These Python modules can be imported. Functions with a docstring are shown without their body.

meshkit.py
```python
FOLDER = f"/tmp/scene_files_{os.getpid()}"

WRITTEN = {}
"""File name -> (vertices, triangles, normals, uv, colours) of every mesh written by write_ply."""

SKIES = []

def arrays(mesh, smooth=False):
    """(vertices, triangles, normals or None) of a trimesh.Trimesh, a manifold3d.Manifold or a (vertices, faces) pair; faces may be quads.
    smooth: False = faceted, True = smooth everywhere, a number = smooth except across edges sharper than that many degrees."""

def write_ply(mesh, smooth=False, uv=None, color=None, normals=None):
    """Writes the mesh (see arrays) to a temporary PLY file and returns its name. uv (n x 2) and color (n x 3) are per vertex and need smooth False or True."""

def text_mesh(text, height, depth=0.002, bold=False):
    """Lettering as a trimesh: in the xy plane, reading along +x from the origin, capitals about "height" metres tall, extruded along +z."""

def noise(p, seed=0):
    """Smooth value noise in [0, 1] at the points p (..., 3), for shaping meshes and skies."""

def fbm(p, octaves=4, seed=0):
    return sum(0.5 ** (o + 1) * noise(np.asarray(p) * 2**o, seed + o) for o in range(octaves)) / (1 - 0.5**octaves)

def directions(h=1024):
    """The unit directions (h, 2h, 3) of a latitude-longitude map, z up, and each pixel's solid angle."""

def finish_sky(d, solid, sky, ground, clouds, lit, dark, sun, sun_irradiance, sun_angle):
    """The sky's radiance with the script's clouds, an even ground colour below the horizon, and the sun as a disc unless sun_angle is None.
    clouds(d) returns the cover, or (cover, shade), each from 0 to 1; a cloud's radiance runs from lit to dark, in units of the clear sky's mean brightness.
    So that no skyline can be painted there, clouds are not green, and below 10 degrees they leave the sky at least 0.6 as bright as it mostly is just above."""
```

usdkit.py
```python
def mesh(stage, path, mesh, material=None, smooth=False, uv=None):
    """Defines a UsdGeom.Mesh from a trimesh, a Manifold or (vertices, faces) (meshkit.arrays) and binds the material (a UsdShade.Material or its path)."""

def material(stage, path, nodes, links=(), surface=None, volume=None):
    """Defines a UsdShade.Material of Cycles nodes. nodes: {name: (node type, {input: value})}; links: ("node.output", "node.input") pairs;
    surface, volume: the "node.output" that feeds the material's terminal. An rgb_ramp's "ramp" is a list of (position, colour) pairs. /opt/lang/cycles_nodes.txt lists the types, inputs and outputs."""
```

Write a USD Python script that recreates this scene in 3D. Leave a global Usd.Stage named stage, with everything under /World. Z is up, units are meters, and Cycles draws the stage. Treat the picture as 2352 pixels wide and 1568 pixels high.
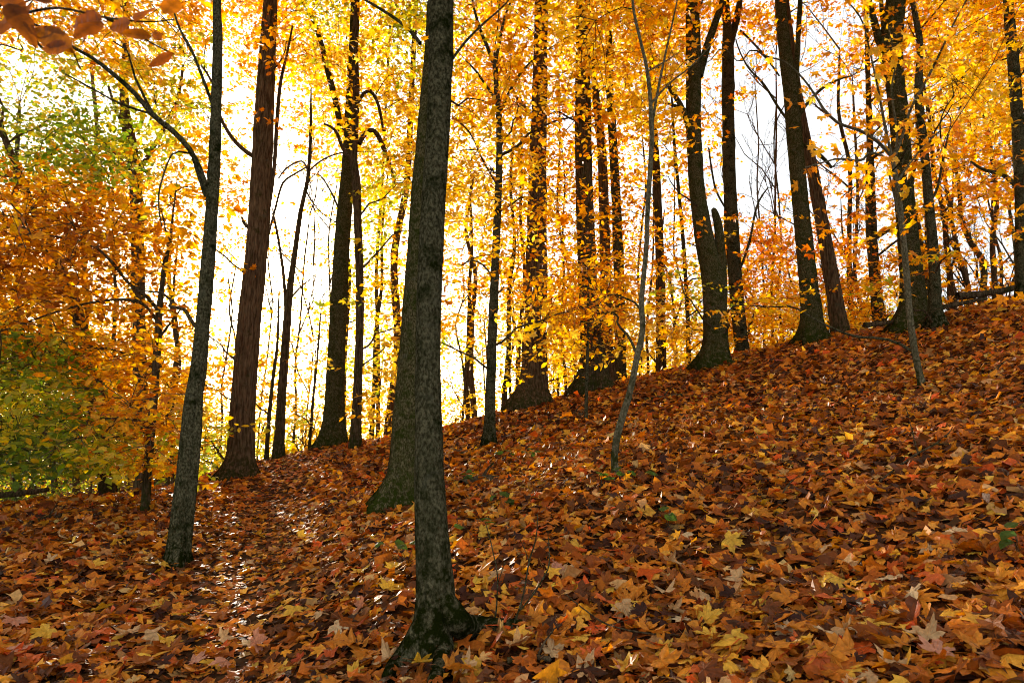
import math, numpy as np, usdkit, meshkit
from pxr import Usd, UsdGeom, UsdLux, UsdShade, Gf, Sdf, Vt
from scipy.interpolate import RBFInterpolator, RegularGridInterpolator, PchipInterpolator
from scipy.spatial import cKDTree

stage = Usd.Stage.CreateInMemory()
UsdGeom.SetStageUpAxis(stage, 'Z'); UsdGeom.SetStageMetersPerUnit(stage, 1.0)
UsdGeom.Xform.Define(stage, '/World'); UsdGeom.Scope.Define(stage, '/World/Looks')

# ------------------------------------------------------------------ camera, sky, sun, exposure
PW, PH, F = 2352.0, 1568.0, 1568.0          # picture units used for measuring the photograph; 24 mm lens
PITCH, EYE = math.radians(10.0), 1.05
EXPOSURE = 1.7
SUN_AZ, SUN_EL = math.radians(-24.6), math.radians(11.5)
SKY_STRENGTH, SUN_POWER = 0.15, 1.25
FW = np.array([0, math.cos(PITCH), math.sin(PITCH)]); UP = np.array([0, -math.sin(PITCH), math.cos(PITCH)]); CAM = np.array([0, 0, EYE])
cam = UsdGeom.Camera.Define(stage, '/World/camera')
cam.CreateHorizontalApertureAttr(36.0); cam.CreateVerticalApertureAttr(24.0); cam.CreateFocalLengthAttr(24.0)
cam.CreateFStopAttr(5.6); cam.CreateFocusDistanceAttr(7.0); cam.CreateExposureAttr(EXPOSURE)
cam.CreateClippingRangeAttr(Gf.Vec2f(0.05, 3000))
cam.AddTransformOp().Set(Gf.Matrix4d(1, 0, 0, 0, *UP, 0, *(-FW), 0, *CAM, 1))
SUN = np.array([math.sin(SUN_AZ) * math.cos(SUN_EL), math.cos(SUN_AZ) * math.cos(SUN_EL), math.sin(SUN_EL)])
sky = usdkit.material(stage, '/World/Looks/sky', {
    's': ('sky_texture', {'sky_type': 'single_scattering', 'sun_disc': False, 'sun_elevation': SUN_EL, 'sun_rotation': SUN_AZ, 'altitude': 200.0, 'air_density': 1.0, 'aerosol_density': 3.0, 'ozone_density': 1.0}),
    'tc': ('texture_coordinate', {}), 'cl': ('noise_texture', {'scale': 2.2, 'detail': 5.0, 'roughness': 0.55}),
    'mr': ('map_range', {'from_min': 0.3, 'from_max': 0.7, 'to_min': 0.35, 'to_max': 0.8, 'clamp': True}),
    'veil': ('mix_color', {'b': (3.3, 3.15, 2.95)}),                  # thin bright high cloud over the whole sky
    'b': ('background_shader', {'strength': SKY_STRENGTH})},
    [('tc.generated', 'cl.vector'), ('cl.fac', 'mr.value'), ('mr.result', 'veil.fac'), ('s.color', 'veil.a'), ('veil.result', 'b.color')], surface='b.background')
dome = UsdLux.DomeLight.Define(stage, '/World/sky')
UsdShade.MaterialBindingAPI.Apply(dome.GetPrim()).Bind(sky)
dome.GetPrim().SetCustomDataByKey('kind', 'structure')
sun = UsdLux.DistantLight.Define(stage, '/World/sun')
sun.CreateNormalizeAttr(True); sun.CreateIntensityAttr(SUN_POWER); sun.CreateAngleAttr(0.53); sun.CreateColorAttr(Gf.Vec3f(1.0, 0.88, 0.70))
_x = np.cross([0, 0, 1], SUN); _x /= np.linalg.norm(_x); _y = np.cross(SUN, _x)
sun.AddTransformOp().Set(Gf.Matrix4d(*_x, 0, *_y, 0, *SUN, 0, 0, 0, 40, 1))

# ------------------------------------------------------------------ helpers
def P(u, v, d):
    u, v, d = np.broadcast_arrays(np.asarray(u, float), np.asarray(v, float), np.asarray(d, float))
    return CAM + d[..., None] * ((u - PW / 2)[..., None] / F * np.array([1.0, 0, 0]) + (PH / 2 - v)[..., None] / F * UP + FW)
def depth_at(v, y): return y / (FW[1] + UP[1] * (PH / 2 - np.asarray(v, float)) / F)   # depth of the pixel row on the upright plane at world y
def project(p):
    q = np.asarray(p) - CAM; d = q @ FW
    return PW / 2 + F * q[..., 0] / d, PH / 2 - F * (q @ UP) / d, d
def unit(a): return a / np.maximum(np.linalg.norm(a, axis=-1, keepdims=True), 1e-9)

names = {}
def numbered(parent, name):
    k = names.get((parent, name), 0); names[(parent, name)] = k + 1
    return f'{parent}/{name}' + (f'_{k:03d}' if k else '')
def tag(prim, **kw):
    for k, v in kw.items():
        if v: prim.SetCustomDataByKey(k, v)
def thing(name, label, category, group=None, at=None, kind=None):
    x = UsdGeom.Xform.Define(stage, numbered('/World', name))
    if at is not None: x.AddTranslateOp().Set(Gf.Vec3d(*map(float, at)))
    tag(x.GetPrim(), label=label, category=category, group=group, kind=kind)
    return x
def put(parent, name, V, Fc, mat, smooth=False, color=None, origin=None, **tags):
    path = numbered(str(parent.GetPath()) if not isinstance(parent, str) else parent, name)
    V = np.asarray(V, float)
    if origin is not None: V = V - origin
    m = usdkit.mesh(stage, path, (V, Fc), mat, smooth=smooth)
    if color is not None:
        UsdGeom.PrimvarsAPI(m).CreatePrimvar('leaf_color', Sdf.ValueTypeNames.Color3fArray, 'vertex').Set(Vt.Vec3fArray.FromNumpy(np.asarray(color, np.float32)))
    tag(m.GetPrim(), **tags)
    return m
def join(parts):
    vs, fs, n = [], [], 0
    for v, f in parts:
        vs.append(v); fs.append(np.asarray(f) + n); n += len(v)
    return np.vstack(vs), np.vstack(fs)

def tubes(C, R, sides=3):
    """C (N,k,3) centre lines, R (N,k) radii -> one mesh of N open tubes"""
    C = np.asarray(C, float); N, k, _ = C.shape
    T = unit(np.gradient(C, axis=1))
    ref = np.where(np.abs(T[..., 2:]) < 0.9, np.array([0, 0, 1.0]), np.array([1.0, 0, 0]))
    A = unit(np.cross(T, ref)); B = np.cross(T, A)
    a = np.arange(sides) * 2 * np.pi / sides
    V = C[:, :, None] + R[:, :, None, None] * (np.cos(a)[:, None] * A[:, :, None] + np.sin(a)[:, None] * B[:, :, None])
    i, j, q = np.meshgrid(np.arange(k - 1), np.arange(sides), np.arange(N), indexing='ij')
    base = q * k * sides; j2 = (j + 1) % sides
    a0, a1, b0, b1 = base + i * sides + j, base + i * sides + j2, base + (i + 1) * sides + j, base + (i + 1) * sides + j2
    Fc = np.vstack([np.stack([a0, b1, a1], -1).reshape(-1, 3), np.stack([a0, b0, b1], -1).reshape(-1, 3)])
    return V.reshape(-1, 3), Fc

def trunk_mesh(pts, rad, sides=16, step=0.10, flare=0.0, lobes=5, rough=0.05, seed=0, fh=0.30, z0=0.0):
    """A bark tube along pts with root flare, lobed foot, knots and uneven girth. pts run from the foot up."""
    pts, rad = np.asarray(pts, float), np.asarray(rad, float)
    s = np.concatenate([[0], np.cumsum(np.linalg.norm(np.diff(pts, axis=0), axis=1))])
    n = max(4, int(s[-1] / step))
    ss = np.linspace(0, s[-1], n)
    if flare > 0:
        ss = np.unique(np.concatenate([ss, np.linspace(0, min(2.2, s[-1]), 36)]))
    c, r = PchipInterpolator(s, pts)(ss), PchipInterpolator(s, rad)(ss)
    n = len(ss); rg = np.random.default_rng(seed)
    t = unit(np.gradient(c, axis=0)); ref = np.array([0, 1.0, 0.03])
    a = unit(np.cross(t, ref)); b = np.cross(t, a)
    th = np.arange(sides) * 2 * np.pi / sides
    dirs = np.cos(th)[None, :, None] * a[:, None] + np.sin(th)[None, :, None] * b[:, None]
    P0 = c[:, None] + r[:, None, None] * dirs
    big = meshkit.fbm(P0 * np.array([4, 4, 1.6]) + seed * 7.3, 3, seed) - 0.5
    fine = meshkit.fbm(P0 * np.array([14, 14, 5]) + seed * 3.1, 3, seed + 9) - 0.5
    ridge = np.abs(meshkit.fbm(P0 * np.array([38, 38, 9]) + seed * 1.7, 2, seed + 19) - 0.5)
    scale = 1 + rough * (2.0 * big + 1.4 * fine - 1.6 * ridge)
    if flare > 0:
        g = np.exp(-np.maximum(ss - z0, 0) / fh)[:, None]
        g2 = np.exp(-np.maximum(ss - z0, 0) / (fh * 0.45))[:, None]
        ph = rg.uniform(0, 6.28); lob = 0.5 + 0.5 * np.cos(lobes * th + ph + 0.6 * np.sin(2 * th))
        scale = scale + flare * (g * (0.12 + 0.62 * lob ** 1.6) + g2 * 0.9 * lob ** 3)
    for _ in range(int(s[-1] * 1.2) if rough > 0 else 0):           # knots and branch scars
        h, q = rg.uniform(0.3, s[-1]), rg.uniform(0, 6.28)
        w = max(0.05, 1.0 * r.mean())
        dth = np.angle(np.exp(1j * (th - q)))
        scale = scale + rg.uniform(0.05, 0.16) * np.exp(-((ss - h) / w)[:, None] ** 2 - (dth / 0.5)[None, :] ** 2)
    V = (c[:, None] + (r[:, None] * scale)[..., None] * dirs).reshape(-1, 3)
    i, j = np.meshgrid(np.arange(n - 1), np.arange(sides), indexing='ij'); j2 = (j + 1) % sides
    a0, a1, b0, b1 = i * sides + j, i * sides + j2, (i + 1) * sides + j, (i + 1) * sides + j2
    Fc = np.vstack([np.stack([a0, b1, a1], -1).reshape(-1, 3), np.stack([a0, b0, b1], -1).reshape(-1, 3)])
    top = len(V); V = np.vstack([V, c[-1] + t[-1] * r[-1] * 0.6])
    k = (n - 1) * sides
    Fc = np.vstack([Fc, np.stack([k + np.arange(sides), np.full(sides, top), k + (np.arange(sides) + 1) % sides], -1)])
    return V, Fc, c, r

# ------------------------------------------------------------------ materials
def leaf_mat(name, gloss, rough, trans, bump):
    return usdkit.material(stage, '/World/Looks/' + name, {
        'c': ('attribute', {'attribute': 'leaf_color'}),
        'geo': ('geometry', {}),
        'n': ('noise_texture', {'scale': 55.0, 'detail': 3.0}),
        'r': ('map_range', {'from_min': 0.3, 'from_max': 0.7, 'to_min': 0.68, 'to_max': 1.18}),
        'm': ('vector_math', {'math_type': 'scale'}),
        'h': ('hsv', {'saturation': 1.08, 'value': 1.15}),
        'bp': ('bump', {'strength': bump, 'distance': 0.004}),
        'p': ('principled_bsdf', {'roughness': rough, 'specular_ior_level': gloss}),
        't': ('translucent_bsdf', {}),
        'x': ('mix_closure', {'fac': trans})},
        [('geo.position', 'n.vector'), ('n.fac', 'r.value'), ('c.color', 'm.vector1'), ('r.result', 'm.scale'), ('m.vector', 'p.base_color'), ('m.vector', 'h.color'),
         ('n.fac', 'bp.height'), ('bp.normal', 'p.normal'), ('h.color', 't.color'), ('p.BSDF', 'x.closure1'), ('t.BSDF', 'x.closure2')], surface='x.closure')
LEAF = leaf_mat('tree_leaf', 0.18, 0.45, 0.60, 0.2)
WET = leaf_mat('trodden_wet_leaf', 0.16, 0.58, 0.2, 0.6)
LITTER = leaf_mat('fallen_leaf', 0.16, 0.50, 0.28, 0.6)

def bark_mat(name, dark, light, moss, moss_amount, stretch=5.0, scale=28.0, bump=0.9):
    return usdkit.material(stage, '/World/Looks/' + name, {
        'geo': ('geometry', {}),
        'map': ('mapping', {'scale': (1.0, 1.0, 1.0 / stretch)}),
        'v': ('voronoi_texture', {'scale': scale, 'feature': 'f1'}),
        'n1': ('noise_texture', {'scale': scale * 1.6, 'detail': 6.0, 'roughness': 0.65}),
        'n2': ('noise_texture', {'scale': 6.0, 'detail': 5.0, 'roughness': 0.65}),
        'n3': ('noise_texture', {'scale': 16.0, 'detail': 4.0, 'roughness': 0.7}),
        'add': ('math', {'math_type': 'multiply_add', 'value2': 0.5}),
        'ramp': ('rgb_ramp', {'ramp': [(0.30, tuple(0.35 * x for x in dark)), (0.44, dark), (0.60, light), (0.78, tuple(min(1, 1.4 * x) for x in light))]}),
        'mr': ('map_range', {'from_min': 0.62 - 0.25 * moss_amount, 'from_max': 0.72 - 0.2 * moss_amount, 'clamp': True}),
        'mr3': ('map_range', {'from_min': 0.40, 'from_max': 0.62, 'clamp': True}),
        'mm': ('math', {'math_type': 'multiply'}),
        'at': ('attribute', {'attribute': 'moss'}), 'm5': ('math', {'math_type': 'multiply', 'value2': 2.2}), 'm6': ('math', {'math_type': 'multiply'}), 'mx': ('math', {'math_type': 'maximum', 'use_clamp': True}),
        'mix': ('mix_color', {'b': moss, 'use_clamp': True}),
        'lich': ('map_range', {'from_min': 0.62, 'from_max': 0.70, 'to_max': 0.55, 'clamp': True}),
        'n4': ('noise_texture', {'scale': 9.0, 'detail': 3.0, 'distortion': 0.6}),
        'mix2': ('mix_color', {'b': (0.082, 0.078, 0.048), 'use_clamp': True}),
        'bp': ('bump', {'strength': bump, 'distance': 0.05}),
        'p': ('diffuse_bsdf', {'roughness': 1.0})},
        [('geo.position', 'map.vector'), ('map.vector', 'v.vector'), ('map.vector', 'n1.vector'), ('geo.position', 'n2.vector'), ('geo.position', 'n3.vector'), ('geo.position', 'n4.vector'),
         ('v.distance', 'add.value1'), ('n1.fac', 'add.value3'), ('n1.fac', 'ramp.fac'), ('n2.fac', 'mr.value'), ('n3.fac', 'mr3.value'), ('mr.result', 'mm.value1'), ('mr3.result', 'mm.value2'),
         ('ramp.color', 'mix2.a'), ('mix2.result', 'mix.a'), ('at.fac', 'm5.value1'), ('m5.value', 'm6.value1'), ('mr3.result', 'm6.value2'), ('m6.value', 'mx.value1'), ('mm.value', 'mx.value2'), ('mx.value', 'mix.fac'), ('n4.fac', 'lich.value'), ('lich.result', 'mix2.fac'), 
         ('add.value', 'bp.height'), ('bp.normal', 'p.normal'), ('mix.result', 'p.color')], surface='p.BSDF')
BARK = {
    'mossy': bark_mat('mossy_bark', (0.038, 0.033, 0.012), (0.140, 0.118, 0.058), (0.026, 0.034, 0.005), 0.9, 2.2, 48.0, 1.0),
    'brown': bark_mat('brown_bark', (0.066, 0.041, 0.022), (0.155, 0.100, 0.055), (0.032, 0.034, 0.010), 0.25, 8.0, 24.0, 1.0),
    'grey': bark_mat('grey_bark', (0.042, 0.038, 0.019), (0.118, 0.106, 0.058), (0.010, 0.013, 0.002), 0.66, 1.7, 46.0, 1.0),
    'pale': bark_mat('pale_bark', (0.085, 0.074, 0.042), (0.175, 0.152, 0.092), (0.025, 0.028, 0.007), 0.45, 2.0, 40.0, 0.6),
    'dark': bark_mat('dark_bark', (0.050, 0.035, 0.019), (0.118, 0.083, 0.047), (0.030, 0.034, 0.008), 0.45, 6.0, 24.0, 1.0),
}
MOSS = bark_mat('root_moss', (0.014, 0.014, 0.006), (0.034, 0.030, 0.015), (0.011, 0.016, 0.003), 1.0, 1.0, 40.0)
SOIL = usdkit.material(stage, '/World/Looks/soil', {
    'geo': ('geometry', {}), 'n': ('noise_texture', {'scale': 9.0, 'detail': 6.0}), 'n2': ('voronoi_texture', {'scale': 26.0}),
    'r': ('rgb_ramp', {'ramp': [(0.25, (0.012, 0.007, 0.004)), (0.5, (0.055, 0.024, 0.010)), (0.75, (0.17, 0.065, 0.018))]}),
    'bp': ('bump', {'strength': 1.0, 'distance': 0.03}), 'p': ('diffuse_bsdf', {'roughness': 0.8})},
    [('geo.position', 'n.vector'), ('geo.position', 'n2.vector'), ('n.fac', 'r.fac'), ('n2.distance', 'bp.height'), ('bp.normal', 'p.normal'), ('r.color', 'p.color')], surface='p.BSDF')
PATH = usdkit.material(stage, '/World/Looks/path_soil', {
    'geo': ('geometry', {}), 'n': ('noise_texture', {'scale': 14.0, 'detail': 6.0}),
    'r': ('rgb_ramp', {'ramp': [(0.3, (0.02, 0.011, 0.006)), (0.7, (0.10, 0.05, 0.022))]}),
    'bp': ('bump', {'strength': 0.8, 'distance': 0.02}), 'p': ('diffuse_bsdf', {'roughness': 0.8})},
    [('geo.position', 'n.vector'), ('n.fac', 'r.fac'), ('n.fac', 'bp.height'), ('bp.normal', 'p.normal'), ('r.color', 'p.color')], surface='p.BSDF')

# ------------------------------------------------------------------ terrain: a smooth height field through measured points
G = [  # photo x, photo y, depth in metres
    (100, 1568, 3.4), (500, 1568, 3.25), (980, 1545, 3.2), (1600, 1568, 2.75), (2300, 1568, 2.35),
    (100, 1300, 5.4), (500, 1300, 5.5), (1250, 1300, 4.3), (1800, 1300, 3.9), (2300, 1300, 3.4),
    (20, 1165, 10.0), (300, 1180, 8.2), (620, 1150, 9.0), (900, 1160, 7.6), (1410, 1095, 6.3),
    (1600, 1000, 7.6), (2000, 1000, 6.4), (2330, 950, 5.8), (620, 1052, 14.5), (560, 1100, 11.5), (900, 1012, 14.5), (1130, 1030, 10.2),
    (1230, 930, 14.5), (1380, 892, 14.5), (1640, 842, 13.5), (1500, 872, 15.5), (1760, 803, 15.0), (1870, 783, 14.0), (2100, 755, 12.2), (2110, 893, 8.0),
    (2330, 692, 12.0), (2340, 800, 8.5), (1080, 972, 14.5), (420, 1120, 12.0), (1800, 900, 10.0), (1500, 950, 10.5)]
gp = np.array([P(*g) for g in G])
anchors = np.array([(0, 0, 0.0), (-6, 0, -0.25), (6, 0, 1.2), (0, -6, -0.2), (12, 4, 4.4), (14, 12, 5.4), (20, 10, 6.5), (16, 20, 3.6), (8, 20, 2.0), (3, 21, 1.0), (-3, 20, 0.35), (-8, 17, -0.6), (-13, 12, -1.2), (-12, 6, -0.9),
    (-20, 24, -3.0), (-6, 28, -1.2), (2, 30, -0.8), (12, 30, 0.0), (24, 28, 2.0), (30, 10, 7), (-25, 5, -3), (-30, 45, -4), (0, 48, -3), (30, 48, -2)], float)
ctrl = np.vstack([gp, anchors])
rbf = RBFInterpolator(ctrl[:, :2], ctrl[:, 2], kernel='thin_plate_spline', smoothing=0.02)
gx, gy = np.arange(-32, 32.01, 0.25), np.arange(-7, 50.01, 0.25)
GX, GY = np.meshgrid(gx, gy, indexing='ij')
xy = np.stack([GX, GY], -1).reshape(-1, 2)
Z = rbf(xy)
q3 = np.c_[xy, np.zeros(len(xy))]
Z = Z + 0.10 * (meshkit.fbm(q3 * 1.3, 3, 5) - 0.5)
PATH_UV = [(520, 1640), (545, 1500), (560, 1400), (590, 1280), (622, 1180), (640, 1110), (650, 1075), (640, 1052)]
_gi = RegularGridInterpolator((gx, gy), Z.reshape(len(gx), len(gy)))
def hgt0(x, y):
    x, y = np.asarray(x, float), np.asarray(y, float)
    return _gi(np.stack([np.clip(x, -32, 32), np.clip(y, -7, 50)], -1))
def onto(u, v, dmax=40.0):
    """where the sight line through a photo point meets the ground"""
    d = np.linspace(1.5, dmax, 1600); p = P(u, v, d); below = p[:, 2] < hgt0(p[:, 0], p[:, 1])
    return p[np.argmax(below)] if below.any() else None
pc = np.array([onto(*q) for q in PATH_UV]); pc = np.vstack([pc, [pc[-1] + (pc[-1] - pc[-2]) / np.linalg.norm(pc[-1] - pc[-2]) * 3]])
_s = np.concatenate([[0], np.cumsum(np.linalg.norm(np.diff(pc[:, :2], axis=0), axis=1))])
path_c = PchipInterpolator(_s, pc[:, :2])(np.linspace(0, _s[-1], 140)); path_tree = cKDTree(path_c)
def path_dist(x, y): return path_tree.query(np.stack([x, y], -1))[0]
Z2 = Z - 0.07 * np.exp(-(path_dist(xy[:, 0], xy[:, 1]) / 0.45) ** 2)   # the trodden path lies a little lower
_gi = RegularGridInterpolator((gx, gy), Z2.reshape(len(gx), len(gy)))
hgt = hgt0
def slope_n(x, y, e=0.15):
    return unit(np.stack([hgt(x - e, y) - hgt(x + e, y), hgt(x, y - e) - hgt(x, y + e), np.full(np.shape(x), 2 * e)], -1))

def axis(lo, a, b, hi, fine, n):
    return np.unique(np.concatenate([lo * np.geomspace(1, a / lo, n) if lo else [], np.arange(a, b, fine), np.geomspace(b, hi, n)]))
tx = np.unique(np.concatenate([-np.geomspace(11, 500, 26), np.arange(-11, 14, 0.18), np.geomspace(14, 500, 26)]))
ty = np.unique(np.concatenate([[-60, -30, -15, -7, -4], np.arange(-2, 20, 0.18), np.geomspace(20, 800, 34)]))
TX, TY = np.meshgrid(tx, ty, indexing='ij')
tz = hgt(TX, TY) - 0.0 * TX
i, j = np.meshgrid(np.arange(len(tx) - 1), np.arange(len(ty) - 1), indexing='ij'); w = len(ty)
q = np.stack([i * w + j, (i + 1) * w + j, (i + 1) * w + j + 1, i * w + j + 1], -1).reshape(-1, 4)
put('/World', 'ground', np.stack([TX, TY, tz], -1).reshape(-1, 3), np.vstack([q[:, [0, 1, 2]], q[:, [0, 2, 3]]]), SOIL, True, kind='structure')
t2 = unit(np.gradient(path_c, axis=0)); nn = np.stack([t2[:, 1], -t2[:, 0]], -1)
off = np.linspace(-0.42, 0.42, 9); edge = 1 + 0.25 * (meshkit.fbm(np.c_[path_c * 2, np.zeros(len(path_c))], 2, 3) - 0.5)
pv = path_c[:, None] + nn[:, None] * (off[None, :] * edge[:, None])[..., None]
pz = hgt(pv[..., 0], pv[..., 1]) + 0.012
i, j = np.meshgrid(np.arange(len(path_c) - 1), np.arange(8), indexing='ij')
q = np.stack([i * 9 + j, i * 9 + j + 1, (i + 1) * 9 + j + 1, (i + 1) * 9 + j], -1).reshape(-1, 4)
put('/World', 'path', np.concatenate([pv, pz[..., None]], -1).reshape(-1, 3), np.vstack([q[:, [0, 1, 2]], q[:, [0, 2, 3]]]), PATH, True, kind='structure')

# ------------------------------------------------------------------ leaf shapes
def maple(half):
    pts = [(math.radians(a), r) for a, r in half]
    full = [(a, r) for a, r in pts] + [(-a, r) for a, r in reversed(pts) if 0 < a < math.pi - 1e-6]
    o = np.array([(r * math.cos(a), r * math.sin(a)) for a, r in full]); n = len(o)
    return np.vstack([[0.0, 0.0], o]), np.array([(0, 1 + k, 1 + (k + 1) % n) for k in range(n)])
MAPLE = maple([(0, 1.0), (6, .80), (13, .84), (17, .62), (26, .46), (33, .66), (41, .74), (49, .95), (56, .74), (64, .72), (77, .44), (90, .56), (102, .68), (116, .50), (140, .34), (180, .12)])
MAPLE_MID = maple([(0, 1.0), (15, .72), (27, .46), (49, .94), (77, .44), (104, .66), (150, .26)])
MAPLE_LOW = maple([(0, 1.0), (28, .52), (52, .92), (108, .60), (180, .12)])
OVAL = (np.array([(0, 0), (.30, 0), (.65, 0), (1, 0), (.16, .17), (.42, .27), (.72, .19), (.16, -.17), (.42, -.27), (.72, -.19)]),
        np.array([(0, 1, 4), (1, 5, 4), (1, 2, 5), (2, 6, 5), (2, 3, 6), (0, 7, 1), (1, 7, 8), (1, 8, 2), (2, 8, 9), (2, 9, 3)]))
def big_oval():
    xs = np.linspace(0, 1, 11); w = .30 * np.sin(np.pi * xs ** .85) ** .8 * (1 - .25 * xs); w[0] = w[-1] = 0
    w[1:-1] *= 1 + .05 * (-1.0) ** np.arange(9)
    v = [(x, 0) for x in xs] + [(x, a) for x, a in zip(xs[1:-1] + .02, w[1:-1])] + [(x, -a) for x, a in zip(xs[1:-1] + .02, w[1:-1])]
    f = []
    for o, fl in ((11, 0), (20, 1)):
        for k in range(10):
            a, b = (k, k + 1); p, q = (o + k - 1 if k > 0 else None), (o + k if k < 9 else None)
            t = ([(a, b, q)] if q is not None else []) + ([(a, q, p)] if p is not None and q is not None else []) + ([(a, b, p)] if q is None else [])
            f += [x[::-1] if fl else x for x in t]
    return np.array(v), np.array(f)
BIG_OVAL = big_oval()
OVAL_MID = (np.array([(0, 0), (.5, 0), (1, 0), (.28, .24), (.68, .22), (.28, -.24), (.68, -.22)]), np.array([(0, 1, 3), (1, 4, 3), (1, 2, 4), (0, 5, 1), (1, 5, 6), (1, 6, 2)]))
OVAL_LOW = (np.array([(0, 0), (.45, .27), (1, 0), (.45, -.27)]), np.array([(0, 2, 1), (0, 3, 2)]))
KITE = (np.array([(0, 0), (.42, .40), (1, 0.02), (.42, -.40)]), np.array([(0, 2, 1), (0, 3, 2)]))

def leaves(tmpl, pos, t, n, size, color, rg, curl=0.25, jag=0.04, width=1.0):
    tv, tf = tmpl; N, m = len(pos), len(tv)
    n = unit(n); t = unit(t - (t * n).sum(-1, keepdims=True) * n); b = np.cross(n, t)
    x, y = tv[:, 0][None], tv[:, 1][None] * width
    c1, c2, c3 = (rg.normal(0, curl, (N, 1)) for _ in range(3))
    z = -abs(c1) * x ** 2 * 0.8 + c2 * 1.6 * y ** 2 + c3 * x * y + (rg.normal(0, jag, (N, m)) if jag else 0)
    s = size[:, None, None]
    V = pos[:, None] + s * (x[..., None] * t[:, None] + y[..., None] * b[:, None] + z[..., None] * n[:, None])
    Fc = (tf[None] + (np.arange(N) * m)[:, None, None]).reshape(-1, 3)
    return V.reshape(-1, 3), Fc, np.repeat(color, m, axis=0)

TREE_COL = {'Y': [(.80, .50, .05), (.84, .58, .09), (.78, .42, .04)], 'O': [(.74, .31, .022), (.79, .39, .03), (.62, .20, .017), (.79, .46, .045)],
            'B': [(.42, .14, .02), (.50, .19, .022), (.28, .09, .018), (.58, .27, .032)], 'R': [(.72, .19, .03), (.70, .26, .03), (.76, .34, .05)],
            'G': [(.19, .27, .025), (.27, .32, .03), (.12, .20, .02), (.46, .38, .04)], 'L': [(.62, .52, .05), (.44, .44, .04), (.76, .54, .06), (.34, .40, .04)],
            'M': [(.82, .50, .05), (.78, .38, .03), (.84, .57, .08), (.74, .30, .025)], 'D': [(.06, .11, .02), (.10, .17, .025), (.20, .26, .03)]}
def tree_colours(code, rg):
    out = np.empty((len(code), 3))
    for k, pal in TREE_COL.items():
        m = code == k
        out[m] = np.array(pal)[rg.integers(0, len(pal), m.sum())]
    return np.clip(out * rg.normal(1, 0.10, (len(code), 1)) * rg.normal(1, 0.05, (len(code), 3)), 0.005, 0.9)

# ------------------------------------------------------------------ the trees measured in the photograph
# name, label, bark, depth (if its foot is hidden), flare, points (photo x, photo y, photo width) from the foot up, branches [(points, lean in metres towards the back)]
T = []
def tree(name, label, bark, pts, d=None, flare=1.0, br=(), top=4.0, lobes=5, fh=0.3, rough=0.05, second=None):
    T.append(dict(name=name, label=label, bark=bark, pts=pts, d=d, flare=flare, br=br, top=top, lobes=lobes, fh=fh, rough=rough, second=second))
tree('tree', 'foremost tree, slim grey trunk with dark moss bands rising from bottom centre', 'grey', [(985, 1518, 96), (994, 1440, 92), (1000, 1370, 92), (997, 1300, 84), (990, 1200, 76), (986, 1100, 68), (985, 1000, 63), (984, 880, 59), (984, 784, 57), (986, 690, 58), (989, 600, 58), (994, 500, 56), (1000, 400, 55), (1006, 300, 54), (1010, 200, 54), (1013, 100, 57), (1013, 0, 59)], flare=0.55, fh=0.11, lobes=4, rough=0.06,
     br=[([(1030, 150, 7), (1070, 95, 6), (1110, 55, 5), (1165, 5, 4), (1190, -40, 3)], 0.3)])
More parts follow.
